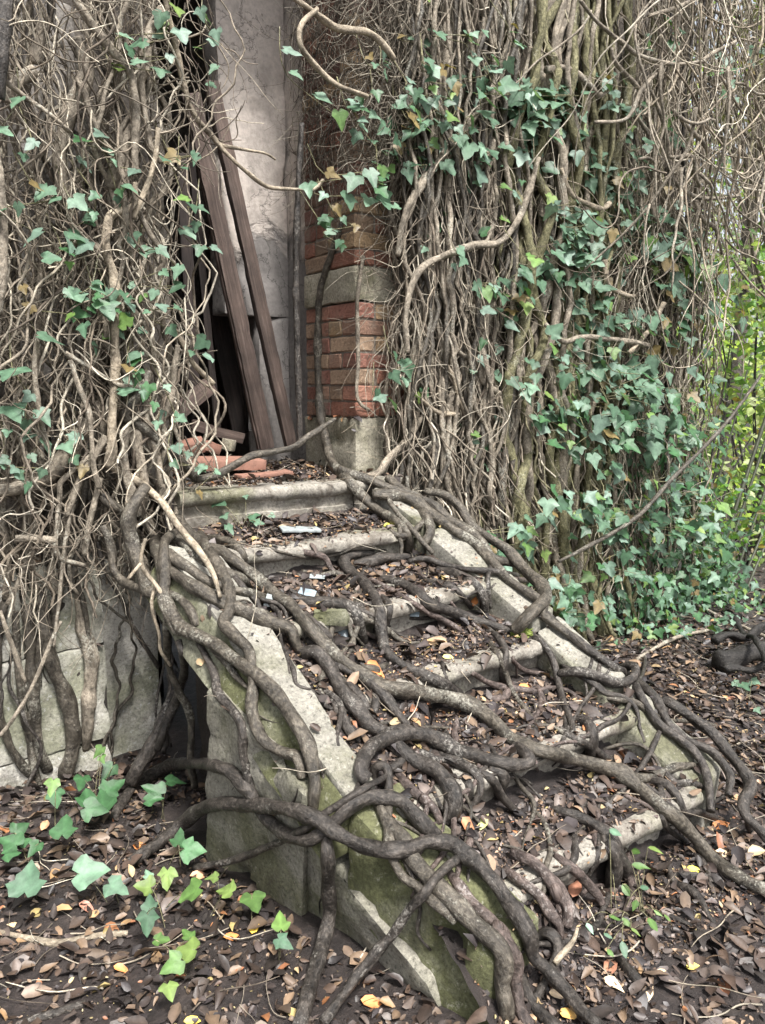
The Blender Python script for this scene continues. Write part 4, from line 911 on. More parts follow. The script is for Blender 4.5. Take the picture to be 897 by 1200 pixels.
def leaves(pos, size, nrm, axis, col, shape='ivy', fold=0.16, curl=0.18):
    T, TR, VE = (IV, IVT, IVVEIN) if shape == 'ivy' else (BV_, BVT, BVVEIN)
    n = len(pos); m = len(T)
    nrm = nrm / np.linalg.norm(nrm, axis=1, keepdims=True)
    ax = axis - nrm * np.sum(axis * nrm, axis=1, keepdims=True); ax /= np.linalg.norm(ax, axis=1, keepdims=True) + 1e-9
    sd = np.cross(ax, nrm)
    x = T[None, :, 0] * rng.uniform(0.8, 1.15, (n, 1)) * (1 + rng.normal(0, 0.07, (n, m))) + rng.normal(0, 0.02, (n, m)); y = T[None, :, 1] * (1 + rng.normal(0, 0.05, (n, m)))
    z = np.abs(x) * (fold * rng.uniform(-0.4, 1.6, (n, 1))) - curl * rng.uniform(-0.3, 1.6, (n, 1)) * y * y + rng.normal(0, 0.025, (n, m))
    V = pos[:, None] + size[:, None, None] * (sd[:, None] * x[..., None] + ax[:, None] * y[..., None] + nrm[:, None] * z[..., None])
    c = np.ones((n, m, 4)); c[..., :3] = col[:, None, :] * (1 + 0.45 * VE[None, :, None]) * rng.uniform(0.9, 1.1, (n, m, 1))
    F = (TR[None] + (np.arange(n) * m)[:, None, None]).reshape(-1, 3)
    return V.reshape(-1, 3), F, {'col': ('FLOAT_COLOR', c.reshape(-1, 4))}
TEAL = np.array([(0.085, 0.15, 0.095), (0.068, 0.125, 0.078), (0.11, 0.178, 0.122), (0.05, 0.10, 0.058), (0.125, 0.19, 0.145)])
YOUNG = np.array([(0.115, 0.20, 0.05), (0.09, 0.17, 0.045), (0.15, 0.22, 0.06)])
DEEP = np.array([(0.035, 0.09, 0.035), (0.045, 0.11, 0.045)])
def lcols(n, pal, young=0.06, dead=0.05):
    c = pal[rng.integers(0, len(pal), n)] * rng.uniform(0.8, 1.2, (n, 1))
    o_ = rng.random(n) < dead; c[o_] = np.array((0.16, 0.12, 0.05)) * rng.uniform(0.7, 1.2, (o_.sum(), 1))
    y = rng.random(n) < young; c[y] = YOUNG[rng.integers(0, 3, y.sum())] * rng.uniform(0.7, 1, (y.sum(), 1)); return c
def wall_orient(n, up=0.8, side=0.5):
    nr = np.stack([rng.normal(-0.25, side, n), rng.uniform(-1.2, -0.5, n), rng.normal(up, 0.45, n)], -1)
    a = rng.normal(-math.pi / 2, 0.75, n); ax = np.stack([np.cos(a), rng.normal(-0.1, 0.25, n), np.sin(a)], -1)
    return nr, ax
CROP['W'] = (0, 750, 1.993)
def parse3(s):
    out = []; c = 'Z'
    for t in s.split():
        if t in CROP: c = t; continue
        x, y, z = t.split(','); o = CROP[c]; out.append((o[0] + float(x) / o[2], o[1] + float(y) / o[2], float(z) / o[2]))
    return out
def spray(name, label, group, pts, pal, off, young=0.05, root_pt=None):
    """pts (px, py, size px): leaves carried by one shoot"""
    pts = sorted(parse3(pts) if isinstance(pts, str) else pts, key=lambda p: p[1])
    dep = [wall_depth(x, y, off + rng.uniform(-0.03, 0.04)) for x, y, s in pts]
    pos = np.array([CAM + ray(x, y) * d for (x, y, s), d in zip(pts, dep)]); size = np.array([s * d / FPX * (0.84 if x < 260 else 0.76) for (x, y, s), d in zip(pts, dep)])
    n = len(pts); nr, ax = wall_orient(n); pos = pos - ax / np.linalg.norm(ax, axis=1, keepdims=True) * size[:, None] * 0.45
    e = empty(name, tuple(pos[0]), label, 'ivy', group)
    v, f, a = leaves(pos, size, nr, ax, lcols(n, pal, young)); link('leaves', raw_mesh('leaves', v, f, a, True), M['ivy'], e)
    ctr = pos.mean(0); st = np.array([pos[0] + (rng.uniform(-0.06, 0.06), 0.1, 0.12)] + [p + (0, 0.03, 0.0) for p in pos])
    st = catmull(st, 0.02)
    pt = np.linspace(0, 1, 6)[None, :, None]; pe = pos[:, None] * (1 - pt) + (pos + np.array([0, 0.03, 0.0]))[:, None] * pt + np.array([0, 0, -0.008]) * np.sin(pt * math.pi)
    v, f, a = join([tubes(st[None], np.linspace(0.0024, 0.0012, len(st))[None], 5), tubes(pe, np.full((n, 6), 0.001), 4)])
    link('shoot', raw_mesh('shoot', v, f, a), M['stem_olive'], e)
    return e
GIL = 'ivy sprays on the wall left of the doorway'
for lab, s in (('teal ivy leaves high beside the doorway, above the leaning planks', 'L 800,210,50 850,60,60 870,140,70 860,180,60 820,60,60 865,290,60 850,350,50'),
    ('spray of teal ivy leaves at the top of the tan stem', 'L 500,170,75 540,200,60 560,155,80 565,270,75 650,300,70 645,130,60 735,160,90 690,240,50'),
    ('lone pair of teal leaves at the upper left edge', 'L 60,395,85 20,545,65'),
    ('two teal leaves right of the left edge at a third height', 'L 130,595,75 90,640,45'),
    ('broad cluster of teal leaves low in the upper left', 'L 175,785,110 130,770,80 215,800,70 75,850,65 130,935,95 5,870,60'),
    ('big teal leaf cluster above the pale straight stem', 'L 310,960,90 330,1000,100 270,1000,70 380,800,60 360,870,60'),
    ('single teal leaf lying over the pale straight stem', 'L 548,712,65 460,660,40 515,780,70'),
    ('teal leaf pair beside the doorway at mid height', 'L 690,640,80 660,660,60 790,640,60 750,690,40'),
    ('loose string of pale teal leaves in front of the dark doorway', 'L 820,850,50 770,850,60 765,950,85 795,920,50 805,1010,60 870,1015,55'),
    ('teal leaves hanging at the doorway edge below the pale string', 'M 600,55,70 660,60,70 670,145,50 715,130,75 715,205,75 615,215,60 540,195,40'),
    ('lower string of teal leaves at the doorway edge', 'M 650,290,65 710,290,60 700,375,60 590,300,40 810,425,75 775,465,40 832,490,70'),
    ('row of broad teal leaves across the pale straight stem', 'M 330,235,85 400,215,75 430,295,105 500,250,85 440,320,40'),
    ('pale young leaves left of the broad teal row', 'M 115,288,60 280,315,50 350,370,70'),
    ('jagged green leaf alone on the left wall', 'M 205,400,105'),
    ('largest teal leaves at the left edge above the heavy root', 'M 55,570,130 50,715,100 110,640,60 175,722,80 80,690,60 30,790,50'),
    ('small teal leaves just above the heavy cut stem', 'M 10,900,60 50,940,55 70,975,50 165,950,55 20,920,40'),
    ('few teal leaves by the landing edge under the doorway', 'M 735,740,60 710,715,40 720,860,70 815,935,50 705,910,40 760,880,45 680,605,40')):
    spray('ivy_spray', lab, GIL, s, TEAL, 0.27)
for lab, s in (('pair of teal leaves hanging over the head of the pier', 'Z 376,122,30 398,141,26 342,62,26 345,92,20'),
    ('bright teal leaf bunch in front of the brick pier', 'Z 413,213,32 408,238,28 436,210,30 430,238,26 446,245,28 390,205,20 363,224,24 378,230,16'),
    ('teal leaves low beside the pier base', 'Z 447,470,20 462,475,22 444,462,18'),
    ('teal leaves trailing above the top steps', 'E 435,40,60 430,150,50 320,20,45 500,50,40')):
    spray('ivy_spray', lab, 'ivy sprays around the brick pier', s, TEAL, 0.3)
# sprays scattered through the leafy zones of the right wall: (cx, cy, rx, ry, sprays, leaf px)
ZONES = ((475, 130, 45, 55, 6, 20), (570, 115, 75, 50, 13, 21), (640, 110, 60, 40, 5, 20), (480, 60, 60, 50, 3, 18), (690, 205, 55, 70, 12, 21), (640, 300, 60, 50, 11, 22), (735, 275, 60, 55, 8, 21),
         (700, 370, 55, 60, 6, 21), (650, 420, 45, 55, 7, 21), (745, 430, 60, 70, 9, 20), (700, 500, 70, 60, 10, 20), (780, 520, 45, 90, 9, 19), (720, 600, 90, 60, 11, 18), (600, 620, 45, 35, 5, 20), (660, 690, 60, 45, 10, 17), (800, 320, 45, 50, 8, 20))
for zi, (cx, cy, rx_, ry_, ns, lp) in enumerate(ZONES):
    hi = cy < 180; lo = cy > 470
    lab = 'spray of teal ivy leaves high on the right wall' if hi else ('spray of ivy leaves low on the right wall near the ground' if lo else 'spray of teal ivy leaves round the right hand window')
    for _ in range(int(ns * 1.1)):
        x = cx + rng.normal(0, 0.5) * rx_; y = cy + rng.normal(0, 0.5) * ry_; m = rng.integers(5, 11); pts = []
        for j in range(m):
            pts.append((x + rng.normal(0, 15), y + rng.normal(0, 8), lp * rng.uniform(0.6, 1.35))); x += rng.normal(4, 6); y += rng.uniform(2, 11)
        spray('ivy_spray', lab, lab.replace('spray', 'sprays'), pts, TEAL if not lo else np.concatenate([TEAL, DEEP]), rng.uniform(0.16, 0.34) + (0.15 if lo else 0), 0.08)
# the mass of small ivy low on the right and over the ground beyond the curb
n = 2100; X = rng.uniform(1.05, 3.1, n); zz = rng.random(n) ** 1.5 * 1.35; pos = np.stack([X, -0.06 - rng.random(n) * (0.12 + 0.42 * np.exp(-zz * 2.2)), zz], -1)
keep = (fbm(X * 1.0, zz, 4.0, 11) + 0.35 * (1.3 - zz) + 0.25 * (X - 1.4)) > 0.1; pos = pos[keep]; n = len(pos); nr, ax = wall_orient(n, 0.6, 0.7)
pa = leaves(pos, rng.uniform(0.03, 0.062, n), nr, ax, lcols(n, np.concatenate([TEAL, DEEP, DEEP]), 0.1))
n = 450; X = rng.uniform(0.45, 3.2, n); Y = -rng.random(n) ** 1.3 * 1.0 - 0.04; k_ = (fbm(X, Y, 5, 12) > -0.1 + (-Y - 0.3) * 1.6); X, Y = X[k_], Y[k_]; n = len(X)
pos = np.stack([X, Y, ground_z(X, Y) + rng.uniform(0.02, 0.12, n)], -1); nr = np.stack([rng.normal(-0.2, 0.4, n), rng.normal(-0.4, 0.4, n), rng.uniform(0.6, 1.2, n)], -1)
a_ = rng.uniform(0, 6.28, n); pb = leaves(pos, rng.uniform(0.025, 0.055, n), nr, np.stack([np.cos(a_), np.sin(a_), 0 * a_], -1), lcols(n, TEAL, 0.15))
v, f, a = join([pa, pb]); tag(link('ivy_foliage', raw_mesh('ivy_foliage', v, f, a, True), M['ivy']), 'thick ground hugging mass of small ivy leaves at the foot of the right wall', 'ivy', kind='stuff')

# scattered small leaves on long shoots over the whole right wall
for (cx, cy, rx_, ry_, ns, lab) in ((560, 170, 190, 150, 26, 'small string of ivy leaves scattered over the upper right wall'), (800, 130, 90, 110, 12, 'small string of ivy leaves caught in the dry upper right curtain'), (720, 430, 130, 140, 26, 'small string of dark ivy leaves round the dark window'), (530, 430, 70, 110, 6, 'small string of ivy leaves on the bare middle of the wall')):
    for _ in range(ns):
        x = cx + rng.uniform(-1, 1) * rx_; y = cy + rng.uniform(-1, 1) * ry_; pts = []
        for j in range(rng.integers(3, 8)):
            pts.append((x + rng.normal(0, 6), y, rng.uniform(11, 22))); x += rng.normal(1, 6); y += rng.uniform(5, 13)
        spray('ivy_spray', lab, lab.replace('string', 'strings'), pts, np.concatenate([TEAL, DEEP]), rng.uniform(0.14, 0.36), 0.1)
for _ in range(26):
    x = rng.uniform(0, 225); y = rng.uniform(10, 560); pts = []
    for j in range(rng.integers(1, 5)):
        pts.append((x + rng.normal(0, 8), y, rng.uniform(12, 26))); x += rng.normal(0, 9); y += rng.uniform(6, 16)
    spray('ivy_spray', 'small stray ivy leaves tucked into the tangle left of the doorway', 'stray ivy leaves left of the doorway', pts, np.concatenate([TEAL, DEEP]), rng.uniform(0.18, 0.3), 0.08)

# ------------------------------------------------------------------ thin roots creeping over the treads
def creep(n, poly, ang, spread, ln, r, label, group, mats):
    made = 0
    while made < n:
        x = rng.uniform(poly[0], poly[2]); y = rng.uniform(poly[1], poly[3])
        h = hit_depth(x, y)
        p = CAM + ray(x, y) * h
        if not (-1.0 < p[0] < 0.25 and -2.05 < p[1] < -0.15 and p[2] < 1.06): continue
        a = math.radians(ang) + rng.normal(0, spread); m = rng.integers(5, 9); s_ = rng.uniform(*ln) / m; pts = [(x, y)]
        for j in range(m):
            a += rng.normal(0, 0.38); pts.append((pts[-1][0] + s_ * math.cos(a), pts[-1][1] + s_ * math.sin(a)))
        rr = rng.uniform(*r); P, R = trace('Z ' + ' '.join('%.1f,%.1f' % q for q in pts), [rr, rr * 1.1, rr * 0.9, rr * 0.6], 'ray', 0.0, 30, 1.5)
        tag(tube_obj('ivy_root', P, R, M[mats[made % len(mats)]], 8, 0.08), label, 'root', group); made += 1
creep(46, (300, 590, 800, 960), 48, 0.5, (60, 170), (1.6, 3.6), 'thin root creeping over the upper and middle treads among the thick roots', 'thin roots on the upper treads', ['root', 'root_red', 'root_grey'])
creep(26, (430, 840, 820, 1060), 45, 0.6, (50, 150), (2.2, 5.0), 'medium root weaving through the heap on the lower treads', 'medium roots in the heap', ['root', 'root_red', 'root'])
creep(16, (200, 640, 420, 860), 50, 0.3, (60, 150), (2.0, 4.0), 'slim root running down the coping between the thick roots', 'slim roots on the coping', ['root_grey', 'root'])

# ------------------------------------------------------------------ ivy seedlings on the ground
def seedling(label, s, pal, young, hgt=0.07, shape='ivy', name='ivy_seedling', group='ivy seedlings in the leaf litter', ray_mode=False, upn=0.8):
    pts = parse3(s); pos = []; size = []
    for x, y, sz in pts:
        d = hit_depth(x, y + sz * 0.5) - 0.03 if ray_mode else (on_z(x, y + sz * 0.25, hgt * rng.uniform(0.7, 1.2)) - CAM) @ FW
        pos.append(CAM + ray(x, y) * d); size.append(sz * d / FPX * 0.68)
    pos = np.array(pos); size = np.array(size); n = len(pts)
    toc = CAM - pos; toc /= np.linalg.norm(toc, axis=1, keepdims=True)
    nr = toc * 0.7 + np.stack([rng.normal(0, 0.25, n), rng.normal(0, 0.25, n), np.full(n, upn)], -1)
    a_ = rng.uniform(0, 6.28, n) if not ray_mode else rng.normal(-1.2, 0.7, n)
    ax = RT[None] * np.cos(a_)[:, None] - UP[None] * 0.0 + np.array([FW[0], FW[1], 0])[None] * np.sin(a_)[:, None] + np.array([0, 0, -0.25])
    axn = ax - nr * np.sum(ax * nr, axis=1, keepdims=True) / np.sum(nr * nr, axis=1, keepdims=True); axn /= np.linalg.norm(axn, axis=1, keepdims=True)
    base = pos - axn * size[:, None] * 0.45
    c0 = pos.mean(0); gx, gy = c0[0], c0[1]; h = BV.ray_cast(Vector((gx, gy, c0[2] + 0.02)), Vector((0, 0, -1))); gz = h[0].z if h[0] else 0.0
    e = empty(name, (gx, gy, gz), label, 'ivy seedling' if shape == 'ivy' else 'plant', group)
    v, f, at = leaves(base, size, nr, axn, lcols(n, pal, young, 0.0), shape, 0.14, 0.12); link('leaves', raw_mesh('leaves', v, f, at, True), M['ivy'], e)
    tt = np.linspace(0, 1, 8)[None, :, None]; g = np.array([gx, gy, gz - 0.01]) + np.stack([rng.normal(0, 0.02, n), rng.normal(0, 0.02, n), np.zeros(n)], -1)
    Pm = g[:, None] * (1 - tt) + base[:, None] * tt + np.array([0, 0, 0.02]) * np.sin(tt * math.pi)
    v, f, at = tubes(Pm, np.full((n, 8), 0.0012), 5); link('shoot', raw_mesh('shoot', v, f, at), M['stem_olive'], e)
seedling('dark green ivy seedling with yellow crown by the plinth foot', 'W 205,365,75 240,375,85 268,340,75 225,395,75 252,310,60 190,335,60', DEEP, 0)
seedling('yellow green ivy leaves topping the plinth seedlings', 'W 230,262,42 122,345,55 240,280,30', YOUNG, 1, 0.16)
seedling('pair of dark ivy leaves left of the yellow crown', 'W 132,372,60 150,432,85', DEEP, 0)
seedling('large lone ivy leaf at the left edge of the ground', 'W 65,555,105', TEAL, 0)
seedling('two broad ivy leaves above the bright cluster', 'W 215,540,98 275,580,75', TEAL * 1.2, 0)
seedling('bright green ivy cluster in the middle of the ground', 'W 335,575,60 390,560,68 440,592,88 350,612,55 345,662,78 345,545,35', TEAL * 1.15, 0.5, 0.06)
seedling('two small bright ivy leaves below the arching root', 'W 495,555,40 525,585,62', YOUNG, 1)
seedling('pale green ivy leaf close to the broken slab', 'W 595,615,75', TEAL * 1.15, 0.6)
seedling('two pale ivy leaves on one stalk near the straight root', 'W 655,655,66 665,708,58', TEAL * 1.15, 0.8)
seedling('lowest bright ivy seedling, three leaves and a yellow tip', 'W 380,700,52 430,725,85 400,762,74 437,685,48 397,822,58', YOUNG * 0.85, 0.8)
seedling('dark ivy leaves bunched at the left edge', 'W 20,470,75 50,440,52 80,490,52 30,500,52 60,470,40', DEEP, 0)
seedling('dark ivy leaves under the bowed root', 'W 355,350,75 410,330,58 360,372,56', DEEP, 0)
seedling('ivy leaf pair against the foot of the slab', 'W 455,490,74 420,460,60', DEEP * 1.2, 0)
seedling('fresh green shoots sprouting by the bottom right steps', 'D 690,140,75 710,205,110 775,130,90 650,310,90 690,375,75 600,430,100 650,450,75 765,460,100 690,490,65 790,410,60 830,430,50 580,585,60', YOUNG * 0.8, 0.9, 0.12, 'blade', 'leafy_shoot', None, True, 0.5)
seedling('teal leaves among the fresh shoots at the bottom right', 'D 600,55,80 600,165,90 490,475,70 570,510,60 640,570,110 730,300,60', TEAL * 1.2, 0.1, 0.12, 'blade', 'leafy_shoot', None, True, 0.5)
seedling('blue green ivy trailing over the top steps', 'E 520,185,85 540,245,65 560,300,75 660,250,75 690,272,60 630,160,35 740,240,40', TEAL, 0.05, ray_mode=True)
seedling('small ivy plant on the ground at the right edge', 'K 820,470,60 860,450,50 790,460,45 870,560,40', TEAL, 0.1, ray_mode=True)

# ------------------------------------------------------------------ fallen leaves
POLY_OWNER = []
for ob in SOLID: POLY_OWNER.extend([ob.name.split('.')[0]] * len(ob.data.polygons))
def litter_points(n, x0, x1, y0, y1, near=None):
    out = []
    while len(out) < n:
        x = rng.uniform(x0, x1); y = rng.uniform(y0, y1)
        if y > -0.05 and not (-0.86 < x < 0.0): continue
        h = BV.ray_cast(Vector((x, y, 1.6)), Vector((0, 0, -1)))
        if h[0] is None: continue
        ow = POLY_OWNER[h[2]]
        if ow in ('coping', 'coping_top', 'string_slab', 'base_slab') and rng.random() > 0.05: continue
        if ow == 'landing' and y < -0.12 and rng.random() > 0.06: continue
        if ow == 'step' and rng.random() > 0.22: continue
        px, py, dz = project(h[0])
        if not (-330 < px < 1500 and 380 < py < 1450): 
            continue
        if rng.random() > min(1.0, (3.4 / dz) ** 1.0): continue
        out.append((h[0], h[1]))
    return np.array([p for p, _ in out]), np.array([q for _, q in out])
LP = np.array([(0.045, 0.031, 0.024), (0.062, 0.042, 0.032), (0.085, 0.058, 0.043), (0.03, 0.024, 0.021), (0.13, 0.092, 0.066), (0.19, 0.13, 0.085), (0.065, 0.05, 0.045), (0.10, 0.078, 0.066), (0.036, 0.03, 0.03)])
HOT = np.array([(0.28, 0.125, 0.055), (0.32, 0.20, 0.10), (0.38, 0.28, 0.16), (0.24, 0.105, 0.055), (0.36, 0.28, 0.12)])
def litter(n, box, s0, s1, hot, lift, tilt, shape='blade', pal=LP, bright=0.64):
    p, nn = litter_points(n, *box)
    nn = nn + rng.normal(0, tilt, (n, 3)); nn[:, 2] = np.abs(nn[:, 2]) + 0.15
    a_ = rng.uniform(0, 6.28, n); ax = np.stack([np.cos(a_), np.sin(a_), rng.normal(0, 0.2, n)], -1)
    c = pal[rng.integers(0, len(pal), n)] * rng.uniform(0.6, 1.35, (n, 1)) * bright
    hmask = rng.random(n) < hot; c[hmask] = HOT[rng.integers(0, len(HOT), hmask.sum())] * rng.uniform(0.6, 1.1, (hmask.sum(), 1))
    p = p + np.array([0, 0, 1.0]) * rng.uniform(0.001, lift, (n, 1))
    return leaves(p, rng.uniform(s0, s1, n) * np.where(rng.random(n) < 0.3, 1.3, 1.0), nn, ax, c, shape, 0.6, 0.55)
BOX = (-2.7, 5.2, -3.0, 1.4); SB = (-1.0, 0.05, -2.0, 0.45); RB = (0.1, 2.2, -2.4, 0.0)
v, f, a = join([litter(2100, BOX, 0.032, 0.066, 0.02, 0.016, 0.3, bright=0.55), litter(5200, (-2.2, 1.9, -2.85, -0.02), 0.018, 0.058, 0.035, 0.016, 0.4, bright=0.9), litter(5000, (-2.2, 1.9, -2.85, -0.02), 0.006, 0.02, 0.03, 0.01, 0.5, bright=1.0), litter(10500, BOX, 0.016, 0.05, 0.04, 0.016, 0.42), litter(1500, SB, 0.014, 0.036, 0.06, 0.010, 0.45, bright=1.15), litter(1800, RB, 0.02, 0.055, 0.05, 0.018, 0.45, bright=1.1),
                litter(14500, BOX, 0.005, 0.02, 0.05, 0.010, 0.5, bright=1.1), litter(13000, SB, 0.005, 0.015, 0.12, 0.008, 0.5, bright=1.1)])
tag(link('leaf_litter', raw_mesh('leaf_litter', v, f, a, True), M['litter']), 'wet brown leaf litter carpeting the ground and the stair treads', 'leaf litter', kind='stuff')
n = 4500; p, nn = litter_points(n, -2.0, 1.6, -2.75, 0.0); patch = fbm(p[:, 0], p[:, 1], 2.6, 15) + 0.5 * (p[:, 0] > -0.3) > 0.15; p, nn = p[patch], nn[patch]; n = len(p); a_ = rng.uniform(0, 6.28, n)
pa = leaves(p + np.array([0, 0, 1]) * rng.uniform(0.002, 0.014, (n, 1)), rng.uniform(0.004, 0.009, n), nn + rng.normal(0, 0.4, (n, 3)), np.stack([np.cos(a_), np.sin(a_), 0 * a_], -1), np.array([(0.22, 0.18, 0.09)]) * rng.uniform(0.5, 1.4, (n, 1)), 'blade')
v, f, a = join([pa]); tag(link('seed_husks', raw_mesh('seed_husks', v, f, a, False), M['litter']), 'tiny straw coloured seed husks sprinkled over the dark ground', 'husks', kind='stuff')
n = 900; p, nn = litter_points(n, -2.3, 3.6, -2.75, 1.0); P, R = curls(n, np.zeros((n, 3)), rng.uniform(0.05, 0.3, n), rng.uniform(0.0009, 0.0026, n), spread=3, curl=0.35, k=12)
P = P[..., [0, 2, 1]]; P[..., 2] = np.abs(P[..., 2]) * 0.4 + 0.006; P = P * np.array([1, 1, 1.0]) + p[:, None, :]
dzs = np.array([nn[i] for i in range(n)]); P[..., 2] += -(dzs[:, None, 0] * (P[..., 0] - p[:, None, 0]) + dzs[:, None, 1] * (P[..., 1] - p[:, None, 1])) / np.maximum(dzs[:, None, 2], 0.5)
v, f, a = tubes(smoothP(P), R, 4, cols(n, TAN, 0.3)); tag(link('fallen_twigs', raw_mesh('fallen_twigs', v, f, a), M['twig']), 'thin broken twigs strewn through the leaf litter', 'twigs', kind='stuff')

# leaves one can point to
def one_leaf(label, s, col, ang=None, shape='blade', cat='leaf'):
    x, y, sz = parse3(s)[0]; d = hit_depth(x, y) - 0.018; p = CAM + ray(x, y) * d; size = sz * d / FPX
    toc = (CAM - p) / np.linalg.norm(CAM - p); nr = np.array([rng.normal(0, 0.2), rng.normal(0, 0.2), 0.9]) + toc * 0.7
    t = rng.uniform(0, 6.28) if ang is None else math.radians(ang); ax = RT * math.cos(t) + UP * math.sin(t)
    axn = ax - nr * (ax @ nr) / (nr @ nr); axn /= np.linalg.norm(axn)
    v, f, at = leaves((p - axn * size * 0.5)[None], np.array([size]), nr[None], axn[None], np.array([col]), shape, 0.35, 0.3)
    tag(link('fallen_leaf', raw_mesh('fallen_leaf', v, f, at, True), M['litter']), label, cat, 'fallen leaves')
O_, Y_, T_, B_ = (0.50, 0.19, 0.06), (0.75, 0.68, 0.06), (0.55, 0.42, 0.27), (0.28, 0.13, 0.08)
for lab, s, c, an in (('bright yellow leaf on the end of the second step', 'Z 458,615,17', Y_, 30), ('yellow oval leaf on the bare ground at lower right', 'D 735,760,115', T_, 70), ('orange leaf on the third step near the curb', 'I 437,462,45', O_, 80),
    ('orange brown leaf by the foot of the lowest curb stone', 'C 742,562,75', O_, 20), ('small orange leaf lying in the heap of roots', 'A 145,235,95', O_, -35), ('tan leaf in the heap of roots by the coping', 'A 68,168,60', (0.5, 0.25, 0.14), 40),
    ('orange leaf on the fourth tread', 'C 50,68,50', O_, 0), ('large tan leaf beside the diagonal root', 'C 750,660,70', T_, 10), ('yellow leaf under the diagonal root', 'C 645,718,48', Y_, -10), ('brown oval leaf lying on a humped root', 'D 425,300,100', B_, 80),
    ('rust brown leaf at the foot of the fresh shoots', 'D 585,630,120', B_, 75), ('ochre leaf held up behind the mossy block', 'B 665,220,100', (0.45, 0.33, 0.15), 60), ('tall yellowish leaf beside the ochre one', 'B 625,160,80', (0.42, 0.42, 0.16), 85),
    ('rusty curled leaf behind the mossy block', 'B 560,185,100', (0.4, 0.17, 0.08), -70), ('cream leaf under the bottom root at lower right', 'D 345,765,65', T_, -30), ('orange leaf at the bottom edge beside the roots', 'D 400,845,85', (0.6, 0.35, 0.1), -20),
    ('tan leaf on the lower left ground by the straight root', 'Z 600,1,1' if False else 'B 140,945,110', O_, -15), ('orange leaf on the ground at lower left', 'W 545,690,45', O_, 35), ('yellow leaf under the pale ivy leaf', 'W 595,668,40', (0.7, 0.45, 0.07), 90),
    ('tan leaf beside the bright ivy cluster', 'W 465,548,42', (0.5, 0.27, 0.15), 20), ('tan leaf by the bowed root', 'W 330,480,38', O_, 15), ('pink brown leaf at the far left litter', 'W 205,622,45', (0.42, 0.2, 0.14), -25),
    ('orange leaf near the bottom edge at left', 'W 285,765,40', O_, -20), ('yellow leaf at the bottom edge at left', 'W 450,888,40', (0.7, 0.5, 0.08), 15), ('small tan leaf by the cut stem on the ground', 'W 105,432,36', (0.5, 0.28, 0.16), 70),
    ('yellowish leaf on the fourth step', 'A 470,185,55', (0.6, 0.5, 0.16), 15), ('tan leaf on the bare mould of the third step', 'A 400,128,65', (0.5, 0.36, 0.22), -15), ('ochre leaf at the bottom right corner', 'Z 812,1132,16', (0.6, 0.5, 0.12), 0),
    ('pale leaf below the fresh shoots', 'D 595,720,85', T_, -60), ('pale pointed leaf at the right edge below the steps', 'D 818,675,65', T_, -40)):
    one_leaf(lab, s, c, an)

# ------------------------------------------------------------------ things in the doorway
def plank(label, a, b, w, t, mat, name='leaning_plank', cat='plank', twist=0.0):
    a = Vector(a); b = Vector(b); ax = (b - a).normalized(); s_ = ax.cross(Vector((0, 1, 0)).lerp(Vector((1, 0, 0)), 0.15)).normalized(); s_ = Matrix.Rotation(twist, 3, ax) @ s_; u_ = ax.cross(s_)
    ln = (b - a).length; o = rough_block(name, box8(-w / 2, w / 2, -t / 2, t / 2, 0, ln), M[mat], None, cuts=0.05, amp=0.0035, bev=0.004, seed=rng.integers(0, 90), chips=0.4)
    m = Matrix((s_, u_, ax)).transposed().to_4x4(); m.translation = a; o.matrix_world = m; return tag(o, label, cat, 'planks in the doorway')
plank('longest pale plank leaning left across the open doorway', on_y(341, 522, 0.46), on_y(247, 95, 0.5), 0.07, 0.032, 'wood', twist=0.3)
plank('second plank leaning just left of the longest one', on_y(314, 526, 0.40), on_y(225, 110, 0.42), 0.07, 0.03, 'wood', twist=-0.2)
plank('narrow batten fixed against the second plank', on_y(305, 526, 0.42), on_y(216, 110, 0.45), 0.03, 0.02, 'wood', twist=0.2)
plank('thin dark lath at the left side of the doorway', on_y(256, 512, 0.8), on_y(222, 160, 0.8), 0.035, 0.02, 'wood_dark')
plank('dark board standing upright in the doorway shadow', on_y(262, 505, 1.2), on_y(246, 300, 1.2), 0.14, 0.025, 'wood_red')
plank('dark timber leaning deep in the doorway', on_y(283, 508, 0.9), on_y(240, 290, 0.95), 0.10, 0.03, 'wood_dark')
plank('dark splintered post at the left jamb', on_y(228, 470, 0.5), on_y(212, 180, 0.4), 0.05, 0.04, 'wood_dark')
plank('fallen grey beam lying low behind the left jamb', on_y(196, 492, 0.35), on_y(245, 452, 0.5), 0.075, 0.06, 'wood')
plank('short broken board on the rubble inside', on_y(226, 498, 0.4), on_y(284, 514, 0.45), 0.05, 0.03, 'wood')
def slab_thing(name, label, cat, c, dims, rz, mat, tilt=(0, 0), seed=0, group=None):
    o = rough_block(name, box8(-dims[0] / 2, dims[0] / 2, -dims[1] / 2, dims[1] / 2, -dims[2] / 2, dims[2] / 2), M[mat], None, cuts=0.02, amp=0.004, bev=0.005, seed=seed, chips=0.7)
    o.location = c; o.rotation_euler = (tilt[0], tilt[1], rz); return tag(o, label, cat, group)
def on_lm(px, py, dz=0.0): return CAM + ray(px, py) * (hit_depth(px, py)) + np.array((0, 0, dz))
slab_thing('broken_tile', 'thick flat terracotta slab lying on the landing', 'tile', on_y(262, 543, 0.12), (0.33, 0.16, 0.045), -0.1, 'terracotta', (0.05, 0.03), 3, 'broken terracotta on the landing')
slab_thing('broken_tile', 'thin terracotta tile at the landing edge', 'tile', on_y(310, 556, 0.02), (0.26, 0.07, 0.018), 0.05, 'terracotta', (0.03, -0.02), 4, 'broken terracotta on the landing')
slab_thing('broken_brick', 'reddish brick lump behind the terracotta slab', 'brick', on_y(246, 523, 0.28), (0.09, 0.07, 0.05), 0.5, 'terracotta', (0.2, 0.3), 5, 'broken terracotta on the landing')
